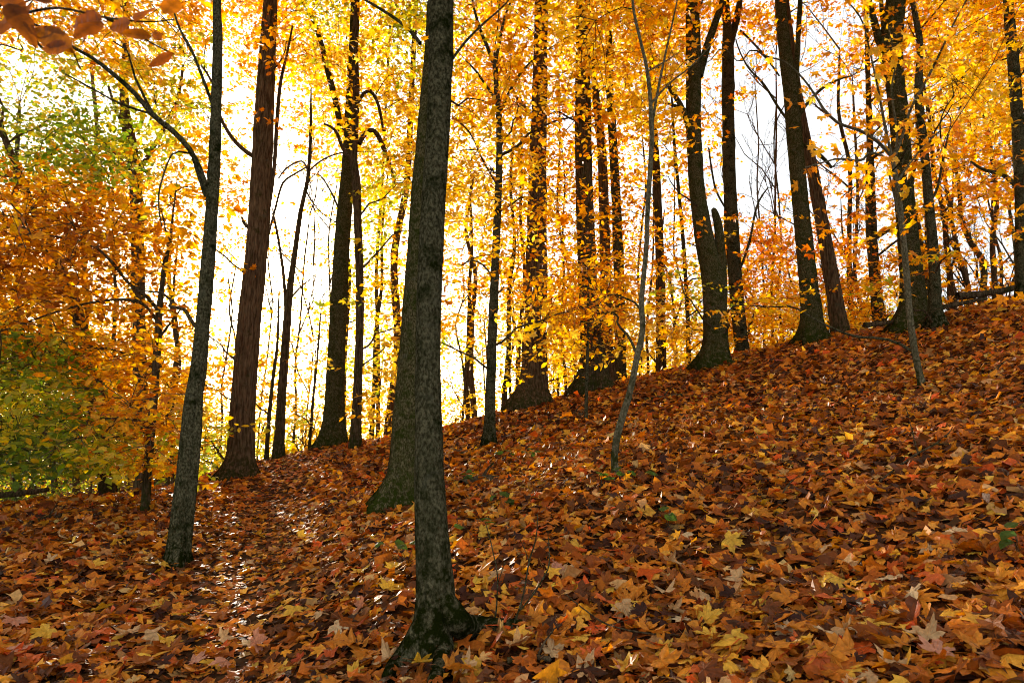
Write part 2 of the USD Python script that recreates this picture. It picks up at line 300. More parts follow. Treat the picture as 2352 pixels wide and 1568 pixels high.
tree('tree', 'thick mossy tree standing directly behind the foremost slim grey trunk', 'mossy', [(930, 1160, 104), (938, 1080, 92), (945, 950, 82), (952, 850, 78), (962, 700, 74), (972, 550, 70), (980, 400, 62), (990, 250, 54), (1000, 100, 48), (1005, 0, 46)], flare=0.62, fh=0.26,
     br=[([(965, 100, 9), (930, 60, 8), (880, 25, 7), (820, -10, 5)], 0.6)])
tree('young_tree', 'leaning twin-stemmed grey young tree left of the path with a long arching branch', 'grey', [(405, 1300, 52), (415, 1200, 46), (428, 1090, 44), (440, 950, 40), (457, 840, 36), (466, 740, 31), (478, 600, 30), (490, 420, 27), (497, 220, 23), (500, 100, 21), (498, 0, 18)], flare=0.5, fh=0.12, lobes=3,
     second=[(428, 1298, 17), (436, 1200, 18), (446, 1080, 20), (455, 980, 18), (460, 900, 12)],
     br=[([(480, 470, 9), (440, 350, 12), (398, 302, 12), (355, 268, 12), (310, 215, 11), (262, 172, 10), (210, 132, 8), (160, 105, 7), (90, 60, 5), (30, 40, 4)], -0.7),
         ([(355, 268, 7), (325, 210, 6), (305, 165, 5), (295, 120, 4), (260, 95, 3)], -0.5), ([(440, 350, 8), (455, 400, 8), (472, 450, 9)], 0.0),
         ([(350, 262, 6), (280, 240, 5), (215, 205, 4), (150, 170, 3)], -0.4), ([(488, 240, 7), (462, 170, 7), (440, 115, 6), (410, 60, 5), (395, 0, 4)], 0.4), ([(440, 352, 5), (400, 350, 4), (370, 420, 4), (372, 520, 3)], -0.4)])
tree('tree', 'stout straight brown tree at the left edge of the path crest', 'brown', [(548, 1100, 66), (552, 1050, 60), (557, 950, 56), (564, 850, 53), (573, 740, 51), (583, 640, 50), (592, 540, 48), (599, 420, 46), (606, 280, 43), (613, 150, 38), (618, 60, 34), (621, 0, 30)], flare=0.8,
     br=[([(588, 362, 12), (565, 348, 10), (540, 325, 9), (522, 300, 8), (505, 265, 7), (496, 215, 6), (470, 160, 5)], -0.3), ([(617, 480, 9), (630, 380, 9), (636, 280, 9), (643, 200, 8), (660, 120, 6), (672, 60, 4)], 0.5), ([(612, 560, 6), (632, 480, 5), (650, 420, 5), (685, 395, 4), (712, 380, 3)], 0.4), ([(578, 525, 10), (562, 515, 8), (556, 500, 6)], -0.2)])
tree('slender_tree', 'slender forked dark tree on the path crest against the white gap', 'dark', [(640, 1046, 24), (646, 930, 21), (655, 800, 19), (664, 680, 16), (676, 590, 12), (690, 490, 10), (708, 400, 8), (713, 330, 7), (714, 250, 5)], flare=0.4, top=0.5,
     br=[([(657, 745, 8), (652, 640, 7), (641, 560, 6), (627, 490, 5)], 0.4), ([(664, 690, 6), (690, 660, 4), (715, 640, 3)], 0.3), ([(708, 400, 5), (690, 370, 4), (660, 385, 4), (640, 410, 3)], 0.2), ([(709, 395, 4), (745, 365, 4), (790, 350, 3)], 0.2), ([(700, 430, 4), (730, 480, 3), (770, 510, 2)], 0.4)])
tree('sapling', 'thin bent sapling between the stout brown tree and the slender forked tree', 'dark', [(612, 1050, 10), (618, 960, 9), (628, 860, 8), (637, 790, 6), (640, 700, 4)], d=14, flare=0.2, top=0.3)
tree('sapling', 'very thin double sapling just left of the flared mossy tree on the crest', 'dark', [(710, 1040, 7), (717, 940, 6), (728, 830, 5), (735, 740, 4)], d=15, flare=0.2, top=0.3, br=[([(715, 1000, 4), (721, 900, 4), (724, 820, 3)], 0.2)])
tree('tree', 'flared mossy tree on the path crest right of the white gap', 'mossy', [(765, 1010, 56), (768, 930, 46), (772, 830, 41), (777, 720, 38), (783, 600, 36), (792, 480, 34), (800, 380, 30), (806, 250, 26), (812, 120, 22), (816, 0, 20)], flare=0.65,
     br=[([(783, 300, 14), (770, 230, 14), (752, 160, 13), (735, 90, 11), (712, 30, 9)], 0.8), ([(788, 520, 5), (760, 440, 4), (730, 400, 3), (695, 470, 2)], -0.3)])
tree('slender_tree', 'slender dark tree close on the right of the flared crest tree', 'dark', [(816, 1032, 28), (820, 930, 22), (825, 800, 19), (826, 650, 19), (822, 520, 18), (818, 420, 21), (812, 360, 18), (818, 220, 16), (815, 100, 14), (820, 0, 12)], flare=0.35,
     br=[([(812, 370, 10), (790, 345, 9), (770, 300, 7), (745, 285, 5)], 0.4), ([(825, 330, 12), (858, 300, 11), (885, 350, 10), (905, 420, 7)], 0.7), ([(820, 240, 8), (850, 210, 8), (880, 300, 6)], 0.5)])
tree('young_tree', 'slim smooth tree right of the foremost trunk, forking high into thin limbs', 'grey', [(1124, 1028, 30), (1126, 950, 24), (1128, 850, 22), (1133, 720, 21), (1138, 600, 19), (1143, 480, 17), (1147, 360, 15), (1146, 270, 14), (1140, 200, 12), (1137, 135, 11)], flare=0.4, top=0.1,
     br=[([(1138, 160, 8), (1120, 110, 8), (1100, 60, 7), (1085, 0, 5)], 0.2), ([(1138, 150, 8), (1148, 90, 8), (1160, 40, 6), (1180, -10, 5)], 0.3), ([(1147, 262, 8), (1168, 215, 7), (1195, 170, 6), (1222, 140, 4)], 0.4), ([(1146, 240, 7), (1115, 195, 6), (1090, 160, 5), (1070, 140, 3)], -0.4), ([(1145, 430, 5), (1110, 370, 4), (1075, 300, 4), (1040, 270, 3)], -0.5), ([(1133, 640, 5), (1095, 600, 4), (1060, 610, 3)], -0.5)])
tree('tree', 'heavy brown tree with spreading roots on the slope crest right of centre', 'brown', [(1222, 935, 86), (1226, 880, 66), (1229, 800, 56), (1231, 700, 52), (1233, 580, 47), (1234, 460, 43), (1236, 330, 39), (1240, 200, 34), (1242, 80, 31), (1243, 0, 30)], flare=0.6, fh=0.3, br=[([(1222, 270, 10), (1205, 245, 9), (1188, 225, 7)], 0.3)])
tree('tree', 'large dark tree with swollen foot on the crest, left of a close companion trunk', 'dark', [(1364, 893, 78), (1364, 850, 66), (1358, 760, 50), (1350, 650, 44), (1345, 520, 42), (1341, 400, 40), (1339, 270, 38), (1339, 130, 34), (1340, 0, 31)], flare=0.6, fh=0.4)
tree('tree', 'leaning brown companion trunk tight against the large dark swollen-footed tree', 'brown', [(1398, 870, 34), (1394, 780, 28), (1391, 640, 25), (1388, 500, 24), (1384, 380, 22), (1376, 280, 20), (1368, 215, 16), (1360, 120, 12)], d=16, flare=0.5)
tree('tree', 'straight grey tree behind the crest, left of the crooked pale sapling', 'grey', [(1425, 885, 30), (1425, 780, 25), (1422, 640, 24), (1417, 500, 23), (1411, 380, 21), (1405, 280, 19), (1400, 190, 17), (1398, 60, 14)], d=17, flare=0.4)
tree('sapling', 'crooked pale sapling curving up from the middle of the leafy slope', 'pale', [(1413, 1093, 17), (1411, 1055, 16), (1416, 1010, 17), (1430, 955, 17), (1448, 895, 15), (1463, 820, 14), (1476, 745, 13), (1473, 700, 13), (1478, 640, 11), (1485, 560, 11), (1488, 470, 11), (1494, 380, 11), (1497, 300, 11), (1493, 220, 9), (1486, 160, 8), (1470, 90, 7), (1455, 20, 6), (1448, -60, 5)], flare=0.25, fh=0.08, rough=0.03,
     br=[([(1496, 300, 6), (1508, 225, 6), (1525, 140, 5), (1545, 50, 4), (1560, -20, 3)], 0.1), ([(1487, 165, 4), (1530, 140, 3), (1560, 120, 2)], 0.3), ([(1494, 240, 5), (1540, 190, 4), (1590, 150, 3), (1650, 80, 2)], 0.3)])
tree('tree', 'dark straight tree just right of the crooked pale sapling', 'dark', [(1519, 866, 26), (1518, 780, 23), (1517, 650, 21), (1513, 520, 19), (1508, 400, 18), (1502, 290, 15), (1498, 200, 12), (1495, 60, 9)], d=18, flare=0.3)
tree('sapling', 'thin grey sapling between the dark straight tree and the broken-limbed tree', 'grey', [(1583, 850, 11), (1579, 720, 10), (1571, 580, 9), (1560, 450, 8), (1549, 330, 7), (1545, 260, 5)], d=18, flare=0.2)
tree('tree', 'mossy forked tree with a broken stub limb on the ridge', 'mossy', [(1641, 842, 60), (1644, 790, 54), (1642, 700, 52), (1634, 620, 50), (1618, 550, 44), (1607, 480, 38), (1598, 400, 35), (1593, 300, 35), (1593, 200, 34), (1592, 100, 33), (1590, 0, 30)], flare=0.8,
     br=[([(1650, 740, 34), (1656, 660, 29), (1655, 580, 24), (1650, 520, 21), (1643, 492, 18), (1639, 480, 13)], -0.12), ([(1606, 175, 18), (1622, 115, 18), (1642, 55, 16), (1660, 0, 13), (1668, -60, 10)], 0.3), ([(1582, 295, 14), (1565, 245, 13), (1540, 205, 11), (1518, 160, 8), (1500, 140, 5)], -0.4), ([(1578, 255, 9), (1540, 240, 7), (1500, 232, 5)], -0.2)])
tree('tree', 'smooth greenish tree forking at the top, right of the broken-limbed tree', 'grey', [(1706, 815, 33), (1700, 760, 31), (1690, 660, 31), (1684, 560, 30), (1678, 460, 29), (1674, 340, 28), (1672, 220, 28), (1672, 120, 27), (1670, 60, 20), (1666, 0, 17)], d=16, flare=0.4,
     br=[([(1676, 110, 16), (1688, 60, 16), (1698, 10, 14), (1704, -60, 10)], 0.2), ([(1690, 640, 6), (1720, 560, 6), (1740, 470, 5), (1765, 430, 3)], 0.4), ([(1682, 500, 5), (1640, 420, 5), (1628, 340, 4)], 0.3), ([(1700, 70, 5), (1740, 110, 5), (1790, 175, 4)], 0.4)])
tree('tree', 'mossy dark tree with flared foot on the ridge right of the white gap', 'mossy', [(1868, 784, 54), (1864, 730, 45), (1856, 640, 41), (1846, 540, 38), (1836, 440, 36), (1827, 340, 35), (1818, 230, 33), (1806, 140, 29), (1797, 60, 26), (1792, 0, 24)], flare=0.7,
     br=[([(1832, 260, 13), (1830, 180, 13), (1833, 90, 12), (1838, 0, 11), (1840, -60, 9)], 0.3), ([(1828, 300, 7), (1790, 250, 6), (1755, 195, 5), (1715, 150, 4), (1690, 90, 3)], 0.3), ([(1834, 270, 8), (1870, 220, 7), (1910, 190, 6), (1955, 175, 4)], 0.4), ([(1840, 330, 8), (1875, 350, 9), (1910, 385, 7)], 0.5)])
tree('tree', 'brown tree leaning away from the mossy dark ridge tree', 'brown', [(1930, 771, 40), (1922, 710, 36), (1908, 630, 33), (1895, 550, 30), (1880, 470, 28), (1866, 390, 26), (1850, 320, 24), (1838, 250, 20), (1825, 150, 15)], d=15, flare=0.4)
tree('tree', 'pale grey tree with two close stems behind the ridge', 'grey', [(2024, 742, 26), (2016, 680, 21), (2008, 580, 18), (2003, 470, 17), (1999, 360, 15), (1996, 260, 13), (1992, 120, 10)], d=17, flare=0.5, second=[(2010, 740, 12), (2003, 650, 11), (1995, 540, 11), (1993, 430, 10), (1996, 330, 8)])
tree('tree', 'massive dark tree with knotted crown fork behind the leaf-hung sapling', 'mossy', [(2096, 757, 66), (2098, 700, 56), (2093, 620, 49), (2085, 540, 44), (2077, 450, 42), (2070, 340, 41), (2062, 240, 40), (2052, 160, 42), (2046, 110, 50), (2052, 50, 46), (2058, 0, 42)], flare=0.7,
     br=[([(2040, 130, 18), (2020, 95, 17), (2008, 50, 15), (1995, 0, 12)], -0.3), ([(2044, 120, 12), (2030, 60, 11), (2024, 0, 9)], 0.3)])
tree('tree', 'wavy slim grey tree with mossy foot right of the massive dark tree', 'grey', [(2152, 755, 36), (2148, 700, 27), (2147, 640, 24), (2142, 560, 22), (2134, 470, 20), (2126, 380, 19), (2118, 300, 18), (2110, 220, 18), (2112, 150, 15), (2112, 90, 14), (2103, 40, 12), (2092, -10, 10)], flare=0.6,
     br=[([(2118, 480, 7), (2150, 440, 6), (2165, 370, 5), (2180, 300, 4)], 0.4)])
tree('leafy_sapling', 'pale sapling hung with large golden maple leaves on the right slope', 'pale', [(2118, 893, 17), (2110, 850, 15), (2098, 790, 15), (2089, 720, 14), (2083, 640, 14), (2076, 560, 13), (2068, 480, 12), (2058, 410, 11), (2050, 360, 10)], flare=0.3, fh=0.07, top=0.02, rough=0.03,
     br=[([(2052, 370, 7), (2070, 320, 7), (2090, 255, 6), (2125, 190, 6), (2160, 120, 5), (2190, 55, 4), (2215, 10, 3)], -0.2), ([(2050, 365, 6), (2035, 300, 6), (2020, 220, 5), (2005, 150, 4), (1985, 60, 3)], -0.2), ([(2048, 360, 7), (2015, 325, 7), (1975, 300, 7), (1930, 285, 7), (1895, 255, 6), (1870, 215, 5), (1835, 170, 4), (1800, 140, 3)], -0.5),
         ([(2044, 370, 5), (2000, 350, 5), (1975, 370, 6), (1930, 365, 5), (1895, 372, 4), (1850, 385, 3)], -0.3), ([(2052, 362, 6), (2060, 300, 5), (2048, 220, 5), (2055, 140, 4), (2040, 60, 3)], 0.1), ([(2066, 500, 6), (2052, 440, 5), (2042, 400, 4)], -0.2), ([(2060, 420, 5), (2110, 350, 4), (2160, 300, 3)], 0.2)])
tree('tree', 'grey tree cut by the right edge of the photograph', 'grey', [(2350, 690, 26), (2347, 600, 24), (2345, 480, 24), (2340, 340, 24), (2332, 200, 24), (2322, 80, 22), (2315, 0, 20)], d=11.5, flare=0.4, br=[([(2342, 440, 10), (2300, 400, 9), (2260, 390, 7), (2230, 370, 5)], 0.5)])
tree('beech_sapling', 'slim dark young beech at left holding layered rusty-orange sprays', 'dark', [(332, 1183, 20), (338, 1100, 19), (345, 1010, 19), (352, 930, 17), (358, 850, 17), (363, 770, 16), (366, 710, 14), (372, 660, 11), (382, 600, 8), (392, 540, 6), (400, 470, 4)], flare=0.25, fh=0.1, top=0.4,
     br=[([(363, 712, 9), (335, 680, 9), (300, 655, 8), (255, 600, 7), (205, 560, 6), (140, 545, 4), (70, 540, 3)], -1.0), ([(362, 740, 7), (310, 690, 7), (240, 690, 6), (150, 710, 5), (50, 745, 4), (0, 760, 3)], -1.3), ([(347, 980, 6), (310, 965, 5), (260, 960, 4), (200, 965, 3)], -0.6), ([(350, 960, 6), (290, 1000, 5), (230, 1005, 3)], -0.8), ([(368, 690, 6), (375, 610, 6), (385, 560, 5), (370, 480, 3)], -0.5), ([(358, 850, 6), (310, 820, 5), (230, 800, 4), (160, 800, 3)], 0.4), ([(362, 780, 6), (400, 730, 5), (430, 690, 3)], -0.4)])
tree('tree', 'crooked dark tree half hidden in the leafage at far left', 'dark', [(246, 1138, 36), (240, 1060, 34), (228, 980, 36), (218, 900, 40), (206, 840, 38), (190, 770, 30), (172, 700, 26), (150, 640, 24), (120, 590, 22), (100, 540, 18)], d=12, flare=0.3)
tree('tree', 'dark tree seen through the green leaves at upper left', 'dark', [(330, 1080, 30), (322, 900, 30), (318, 700, 29), (316, 560, 28), (312, 430, 27), (300, 330, 26), (285, 240, 20), (288, 120, 14)], d=17, flare=0.3, br=[([(314, 400, 12), (345, 350, 11), (385, 280, 10), (410, 220, 8), (420, 150, 6)], 0.6), ([(300, 320, 9), (270, 260, 8), (250, 200, 6)], 0.4)])

def back(label_gap, items): BACK.append((label_gap, items))
BACK = [  # gap label, [(foot x, foot y, foot width, top x, top y, depth, bare?)]
    ('rusty beech sapling and twin-stemmed tree', [(385, 1100, 12, 400, 560, 20, 0), (400, 1080, 18, 408, 500, 24, 0)]),
    ('left edge and rusty beech sapling', [(40, 1100, 22, 60, 260, 24, 0), (125, 1100, 16, 140, 420, 20, 0), (175, 1090, 20, 200, 150, 28, 0), (270, 1080, 14, 262, 420, 22, 0)]),
    ('twin-stemmed tree and stout brown tree', [(498, 1060, 8, 520, 640, 24, 0), (530, 1050, 8, 540, 620, 26, 1)]),
    ('stout brown tree and flared crest tree', [(590, 1060, 6, 640, 470, 24, 1), (672, 1045, 8, 695, 520, 22, 1), (700, 1045, 5, 720, 640, 20, 1), (742, 1040, 7, 752, 420, 28, 1), (790, 1010, 16, 812, 100, 26, 0)]),
    ('slender dark tree and thick mossy tree', [(853, 1000, 14, 868, 420, 22, 0), (868, 1000, 12, 905, 40, 26, 0), (892, 1000, 26, 948, 0, 20, 0)]),
    ('foremost trunk and smooth forking tree', [(1075, 965, 15, 1076, 470, 19, 0), (1090, 960, 17, 1096, 420, 22, 0), (1062, 970, 7, 1055, 600, 26, 1)]),
    ('smooth forking tree and heavy brown tree', [(1157, 935, 15, 1170, 300, 21, 0), (1173, 930, 8, 1180, 520, 27, 0), (1188, 930, 13, 1198, 200, 24, 0)]),
    ('heavy brown tree and large dark tree', [(1282, 905, 8, 1276, 560, 26, 0), (1300, 900, 9, 1290, 180, 25, 1), (1322, 900, 8, 1312, 300, 30, 1)]),
    ('straight grey tree and straight dark tree', [(1470, 870, 9, 1462, 300, 28, 0), (1490, 865, 8, 1482, 420, 24, 0)]),
    ('straight dark tree and broken-limbed tree', [(1556, 860, 9, 1545, 500, 28, 0), (1560, 860, 7, 1548, 380, 32, 1)]),
    ('broken-limbed tree and smooth greenish tree', [(1672, 800, 9, 1650, 340, 24, 1)]),
    ('smooth greenish tree and mossy ridge tree', [(1728, 800, 8, 1715, 560, 24, 0), (1755, 795, 7, 1745, 200, 30, 1), (1775, 790, 9, 1760, 150, 22, 1), (1800, 790, 8, 1785, 250, 23, 1), (1826, 790, 7, 1818, 540, 24, 0)]),
    ('leaning brown tree and double-stemmed tree', [(1955, 750, 16, 1920, 140, 20, 1), (1968, 750, 9, 1930, 480, 22, 1), (1985, 745, 12, 1950, 200, 24, 1)]),
    ('massive dark tree and wavy grey tree', [(2122, 745, 16, 2098, 240, 19, 0), (2130, 745, 12, 2105, 330, 22, 0)]),
    ('wavy grey tree and right edge', [(2190, 690, 17, 2140, 200, 19, 0), (2180, 690, 8, 2168, 420, 23, 1), (2225, 670, 14, 2170, 260, 21, 1), (2258, 665, 18, 2195, 380, 18, 0), (2285, 660, 15, 2240, 150, 20, 1), (2300, 655, 9, 2282, 350, 22, 1), (2335, 640, 10, 2320, 240, 24, 1)]),
]
ORD = ['first', 'second', 'third', 'fourth', 'fifth', 'sixth', 'seventh', 'eighth', 'ninth', 'tenth']
for gap, items in BACK:
    for k, (fx, fy, wd, tx_, ty_, d, bare) in enumerate(sorted(items)):
        nm = 'bare_tree' if bare else 'slender_tree'
        lab = ('bare-twigged ' if bare else '') + ('thin far trunk ' if wd < 13 else 'far trunk ') + (f'{ORD[k]} from left ' if len(items) > 1 else '') + 'between ' + gap
        jr = np.random.default_rng(int(fx)); tx_ = tx_ + jr.normal(0, 14); wd *= 0.85
        mid = [(fx + (tx_ - fx) * f + jr.normal(0, 7), fy + (ty_ - fy) * f, wd * (1 - .55 * f)) for f in (.2, .4, .6, .8)]
        T.append(dict(name=nm, label=lab, bark=['grey', 'dark', 'brown'][k % 3], pts=[(fx, fy + 40, wd), (fx, fy, wd), *mid, (tx_, ty_, wd * 0.42)], d=d, flare=0.2, br=(), top=1.5 if ty_ < 60 else 0.4, lobes=5, fh=0.3, rough=0.05, second=None, far=True, bare=bare, group='far trees beyond the crest'))

def moss_on(m, V, base, h):
    """how thickly moss has grown over the bark: most at the foot"""
    g = np.exp(-np.maximum(V[:, 2] - base[2], 0) / h)
    UsdGeom.PrimvarsAPI(m).CreatePrimvar('moss', Sdf.ValueTypeNames.Color3fArray, 'vertex').Set(Vt.Vec3fArray.FromNumpy(np.repeat(g[:, None], 3, 1).astype(np.float32)))
def to_world(pts, y0, lean=0.0, base_y=None):
    a = np.array(pts, float); n = len(a)
    yy = y0 + lean * np.linspace(0, 1, n)
    d = depth_at(a[:, 1], yy)
    return P(a[:, 0], a[:, 1], d), a[:, 2] / 2 * d / F
for k, t in enumerate(T):
    if k < 3: t['top'] = 8.0
    u, v, wd = t['pts'][0]
    g = onto(u, v, 22)
    if t['d'] is None and g is not None: y0 = g[1]
    else: y0 = P(u, v, t['d'] or 14.0)[1]
    t['y0'] = y0
    c, r = to_world(t['pts'], y0)
    zb = float(hgt(c[0, 0], c[0, 1]))
    if c[0, 2] > zb + 0.02:                                           # the foot is hidden behind the crest: carry the trunk down to the ground
        dn = c[0].copy(); dn[2] = zb; c = np.vstack([dn, c]); r = np.concatenate([[r[0]], r])
    s0 = c[0] + np.array([0, 0, -0.9]); c = np.vstack([s0, c]); r = np.concatenate([[r[0]], r])
    dirn = unit(c[-1] - c[-2]); c = np.vstack([c, c[-1] + dirn * t['top'] * 0.5, c[-1] + dirn * t['top']]) if t['top'] > 0.05 else c
    if t['top'] > 0.05: r = np.concatenate([r, [r[-1] * 0.8, r[-1] * 0.55]])
    near = c[1, 1] < 10
    V, Fc, cc, rr = trunk_mesh(c, r, sides=52 if near and k < 3 else 28 if near else (8 if t.get('far') else 18), step=0.03 if near and k < 3 else 0.05 if near else (0.4 if t.get('far') else 0.12), flare=t['flare'], lobes=t['lobes'], rough=t['rough'], seed=k + 1, fh=t['fh'], z0=0.9)
    base = c[1].copy()
    x = thing(t['name'], t['label'], 'sapling' if 'sapling' in t['name'] else 'tree', t.get('group'), at=base)
    t.update(x=x, base=base, c=cc, r=rr, seed=k + 1)
    tk = put(x, 'trunk', V, Fc, BARK[t['bark']], True, origin=base); moss_on(tk, V, base, 0.5 if k == 0 else 0.35)
    if t['second']:
        c2, r2 = to_world(t['second'], y0, -0.05)
        c2 = np.vstack([c2[0] - [0, 0, .25], c2]); r2 = np.concatenate([[r2[0]], r2])
        V, Fc, _, _ = trunk_mesh(c2, r2, sides=16, step=0.07, flare=0.25, fh=0.08, rough=0.05, seed=k + 101)
        tk = put(x, 'second_stem', V, Fc, BARK[t['bark']], True, origin=base); moss_on(tk, V, base, .2)
    t['brl'] = []
    for b, (bp, lean) in enumerate(t['br']):
        c2, r2 = to_world(bp, y0, lean)
        V, Fc, c3, _ = trunk_mesh(c2, r2, sides=8, step=0.10, rough=0.06, seed=k * 13 + b)
        put(x, 'branch', V, Fc, BARK[t['bark']], True, origin=base)
        t['brl'].append(c3)

# moss-covered roots of the foremost tree
t0 = T[0]
d0 = project(t0['base'])[2]
for pts, rad in (([(1012, 1345, 0), (1045, 1415, 0), (1085, 1462, 1), (1140, 1464, 1), (1200, 1458, 1)], (.022, .062, .066, .054, .032)),
                 ([(972, 1395, 0), (955, 1470, 0), (928, 1530, 1), (890, 1578, 1)], (.020, .055, .052, .03)),
                 ([(1008, 1410, 0), (1018, 1480, 0), (1012, 1550, 1), (995, 1590, 1)], (.022, .052, .045, .03))):
    c = np.array([onto(a, b) + [0, 0, .045] if g else P(a, b, d0 + (.02 if k_ == 0 else -.02)) for k_, (a, b, g) in enumerate(pts)])
    V, Fc, _, _ = trunk_mesh(c, rad, sides=20, step=0.025, rough=0.12, seed=7)
    tk = put(t0['x'], 'root', V, Fc, BARK['grey'], True, origin=t0['base'], label='moss-covered surface root'); moss_on(tk, V, t0['base'], .5)
t0 = T[1]
for pts, r0 in (([(870, 1150), (855, 1168), (835, 1180)], .07), ([(930, 1165), (905, 1160), (960, 1150), (1010, 1130)], .06)):
    c = np.array([onto(*q) for q in pts]); c[:, 2] += np.linspace(0.05, -0.02, len(c))
    V, Fc, _, _ = trunk_mesh(c, np.linspace(r0, r0 * 0.5, len(c)), sides=12, step=0.05, rough=0.12, seed=8)
    put(t0['x'], 'root', V, Fc, MOSS, True, origin=t0['base'], label='moss-covered surface root')

# ------------------------------------------------------------------ foliage: where the leafage of the wood is thick or thin (a code and a cover of 0-9 about every 1/24 of the width)
MAP = """
O6 O7 M7 M7 O8 O7 O8 L8 Y8 L8 L8 O9 M8 Y9 M9 O9 O8 O6 O3 O4 O5 O8 Y9 O8
L6 L7 M8 Y8 L7 M6 O7 Y9 Y8 L8 Y8 O9 M8 Y9 Y9 Y9 O5 O1 O1 O3 O5 O8 Y9 Y9
G7 G8 G8 L8 L7 M4 O3 Y8 Y8 Y7 Y8 O8 M7 O7 M9 Y8 O3 O0 O0 O2 O4 Y6 Y9 Y9
G8 G9 G9 L8 M7 Y3 O0 M6 Y8 Y8 Y8 Y8 M8 O6 O7 M6 O3 O0 O0 O2 O4 O6 O8 O8
O8 O9 O9 O8 O7 O6 O0 O1 L7 L8 Y8 Y9 M8 O7 O7 O6 O3 O0 O2 R3 O5 O6 O7 O7
B9 B9 B9 O8 O6 O4 O1 O1 L6 M7 M7 Y8 O8 O7 O8 O6 M4 R7 R7 R5 O6 O5 O4 O3
B9 B9 B8 B7 O6 Y2 O2 Y2 L6 M7 O7 O8 O8 O9 O9 O7 L5 O8 O8 O6 O7 O6 O4 O3
O9 O9 O8 B8 Y4 Y1 Y2 Y4 Y7 M7 M7 Y7 Y8 O9 M9 M7 Y7 O8 Y8 Y7 M7 L6 O4 O3
G9 G9 O8 O8 O6 O5 M5 Y5 L7 Y7 L5 Y4 Y7 Y9 Y9 Y8 Y7 Y8 Y7 Y6 Y5 L5 O3 O3
L9 G9 O9 O9 M8 Y7 Y7 Y6 Y7 Y7 Y5 Y4 Y5 Y7 Y8 Y7 Y6 Y6 Y6 Y5 Y4 Y4 Y3 Y3
D9 G9 L9 O9 L8 L8 L7 Y7 Y7 Y7 Y6 Y5 Y5 Y6 Y6 Y6 Y6 Y5 Y5 Y5 Y4 Y4 Y3 Y3
"""
rows = [r.split() for r in MAP.strip().splitlines()]
MC = np.array([[c[0] for c in r] for r in rows]); MD = np.array([[int(c[1]) for c in r] for r in rows]) / 9.0
def cover(u, v):
    fu, fv = np.clip(u / 98 - .5, 0, 22.999), np.clip(v / 98 - .5, 0, 9.999)
    i, j = fv.astype(int), fu.astype(int); a, b = fv - i, fu - j
    return MD[i, j] * (1 - a) * (1 - b) + MD[i + 1, j] * a * (1 - b) + MD[i, j + 1] * (1 - a) * b + MD[i + 1, j + 1] * a * b
def code_at(u, v, rg):
    fu, fv = u / 98 + rg.normal(0, .35, len(u)), v / 98 + rg.normal(0, .35, len(u))
    return MC[np.clip(fv, 0, 10).astype(int), np.clip(fu, 0, 23).astype(int)]

rg = np.random.default_rng(11)
U0, U1, V0, V1 = -260, 2610, -300, 1080
def scatter(d_of, share, n_leaf, a_leaf, seed, layered=False, low=None):
    """points of sprays so that leaves hide the backdrop as much as the map says"""
    r = np.random.default_rng(seed)
    M = 400000
    u, v = r.uniform(U0, U1, M), r.uniform(V0, V1, M); d = d_of(u, v, r)
    p = P(u, v, d)
    lump = meshkit.fbm(p * ([.5, .5, 1.5] if layered else [.55, .55, .55]), 3, seed)
    dens = np.clip(cover(u, v), 0, .97)
    tau = -np.log(1 - dens) * share * np.clip((lump - 0.28) / 0.22, 0.1, 1.9)
    tau = tau * np.where((u < 470) & (v > 330), 1.5, 1.0) * np.where((u < 480) & (v > 760), 1.6, 1.0) * np.where((u > 1190) & (v > 640) & (v < 930), 1.6, 1.0)
    if low is not None: tau = tau * np.clip((v - low) / 250, 0.12, 1)
    need = tau * (U1 - U0) * (V1 - V0) * (d / F) ** 2 / (n_leaf * a_leaf * 0.5) / M
    keep = r.uniform(0, 1, M) < need
    u, v, d, p = u[keep], v[keep], d[keep], p[keep]
    ok = p[:, 2] > hgt(p[:, 0], p[:, 1]) + np.where((d < 14) & (u > 480), 0.9, 0.25)
    return u[ok], v[ok], d[ok], p[ok]
def d_mid(u, v, r):
    front = r.uniform(0, 1, len(u))
    d = r.normal(12.5, 2.4, len(u))
    d = np.where((u < 470) & (v > 330), r.normal(9.2, 1.4, len(u)), d)
    d = np.where((u > 500) & (u < 900) & (front < .8), r.normal(17, 1.2, len(u)), d)
    d = np.where((u > 1560) & (u < 2010) & (front < .85), r.normal(18, 1.5, len(u)), d)
    d = np.where((u >= 2010) & (front < .6), r.normal(16, 1.5, len(u)), d)
    return np.clip(d, 6.5, 21)
def d_far(u, v, r): return 18 + 20 * r.beta(1.3, 1.8, len(u))
import os as _os
mid = scatter(d_mid, 0.50, 12, 0.0042, 21, True)
far = scatter(d_far, 0.36, 14, 0.0105, 22)
def d_dist(u, v, r): return r.uniform(38, 68, len(u))
dist = scatter(d_dist, 0.42, 12, 0.040, 23, low=520)

# every spray belongs to the nearest tree
def nearest(p, trees, zs=0.45):
    pts, own = [], []
    for k in trees:
        c = T[k]['c']; c = c[c[:, 2] > T[k]['base'][2] + 0.4]
        pts.append(c); own.append(np.full(len(c), k))
        for b in T[k]['brl']: pts.append(b); own.append(np.full(len(b), k))
    pts, own = np.vstack(pts), np.concatenate(own)
    dd, ii = cKDTree(pts * [1, 1, zs]).query(p * [1, 1, zs])
    return own[ii], dd
mid_trees = [k for k, t in enumerate(T) if not t.get('far') and k not in (0,)]
far_trees = [k for k, t in enumerate(T) if t.get('far') or t['y0'] > 14]
own_m, _ = nearest(mid[3], mid_trees); own_f, _ = nearest(far[3], far_trees)

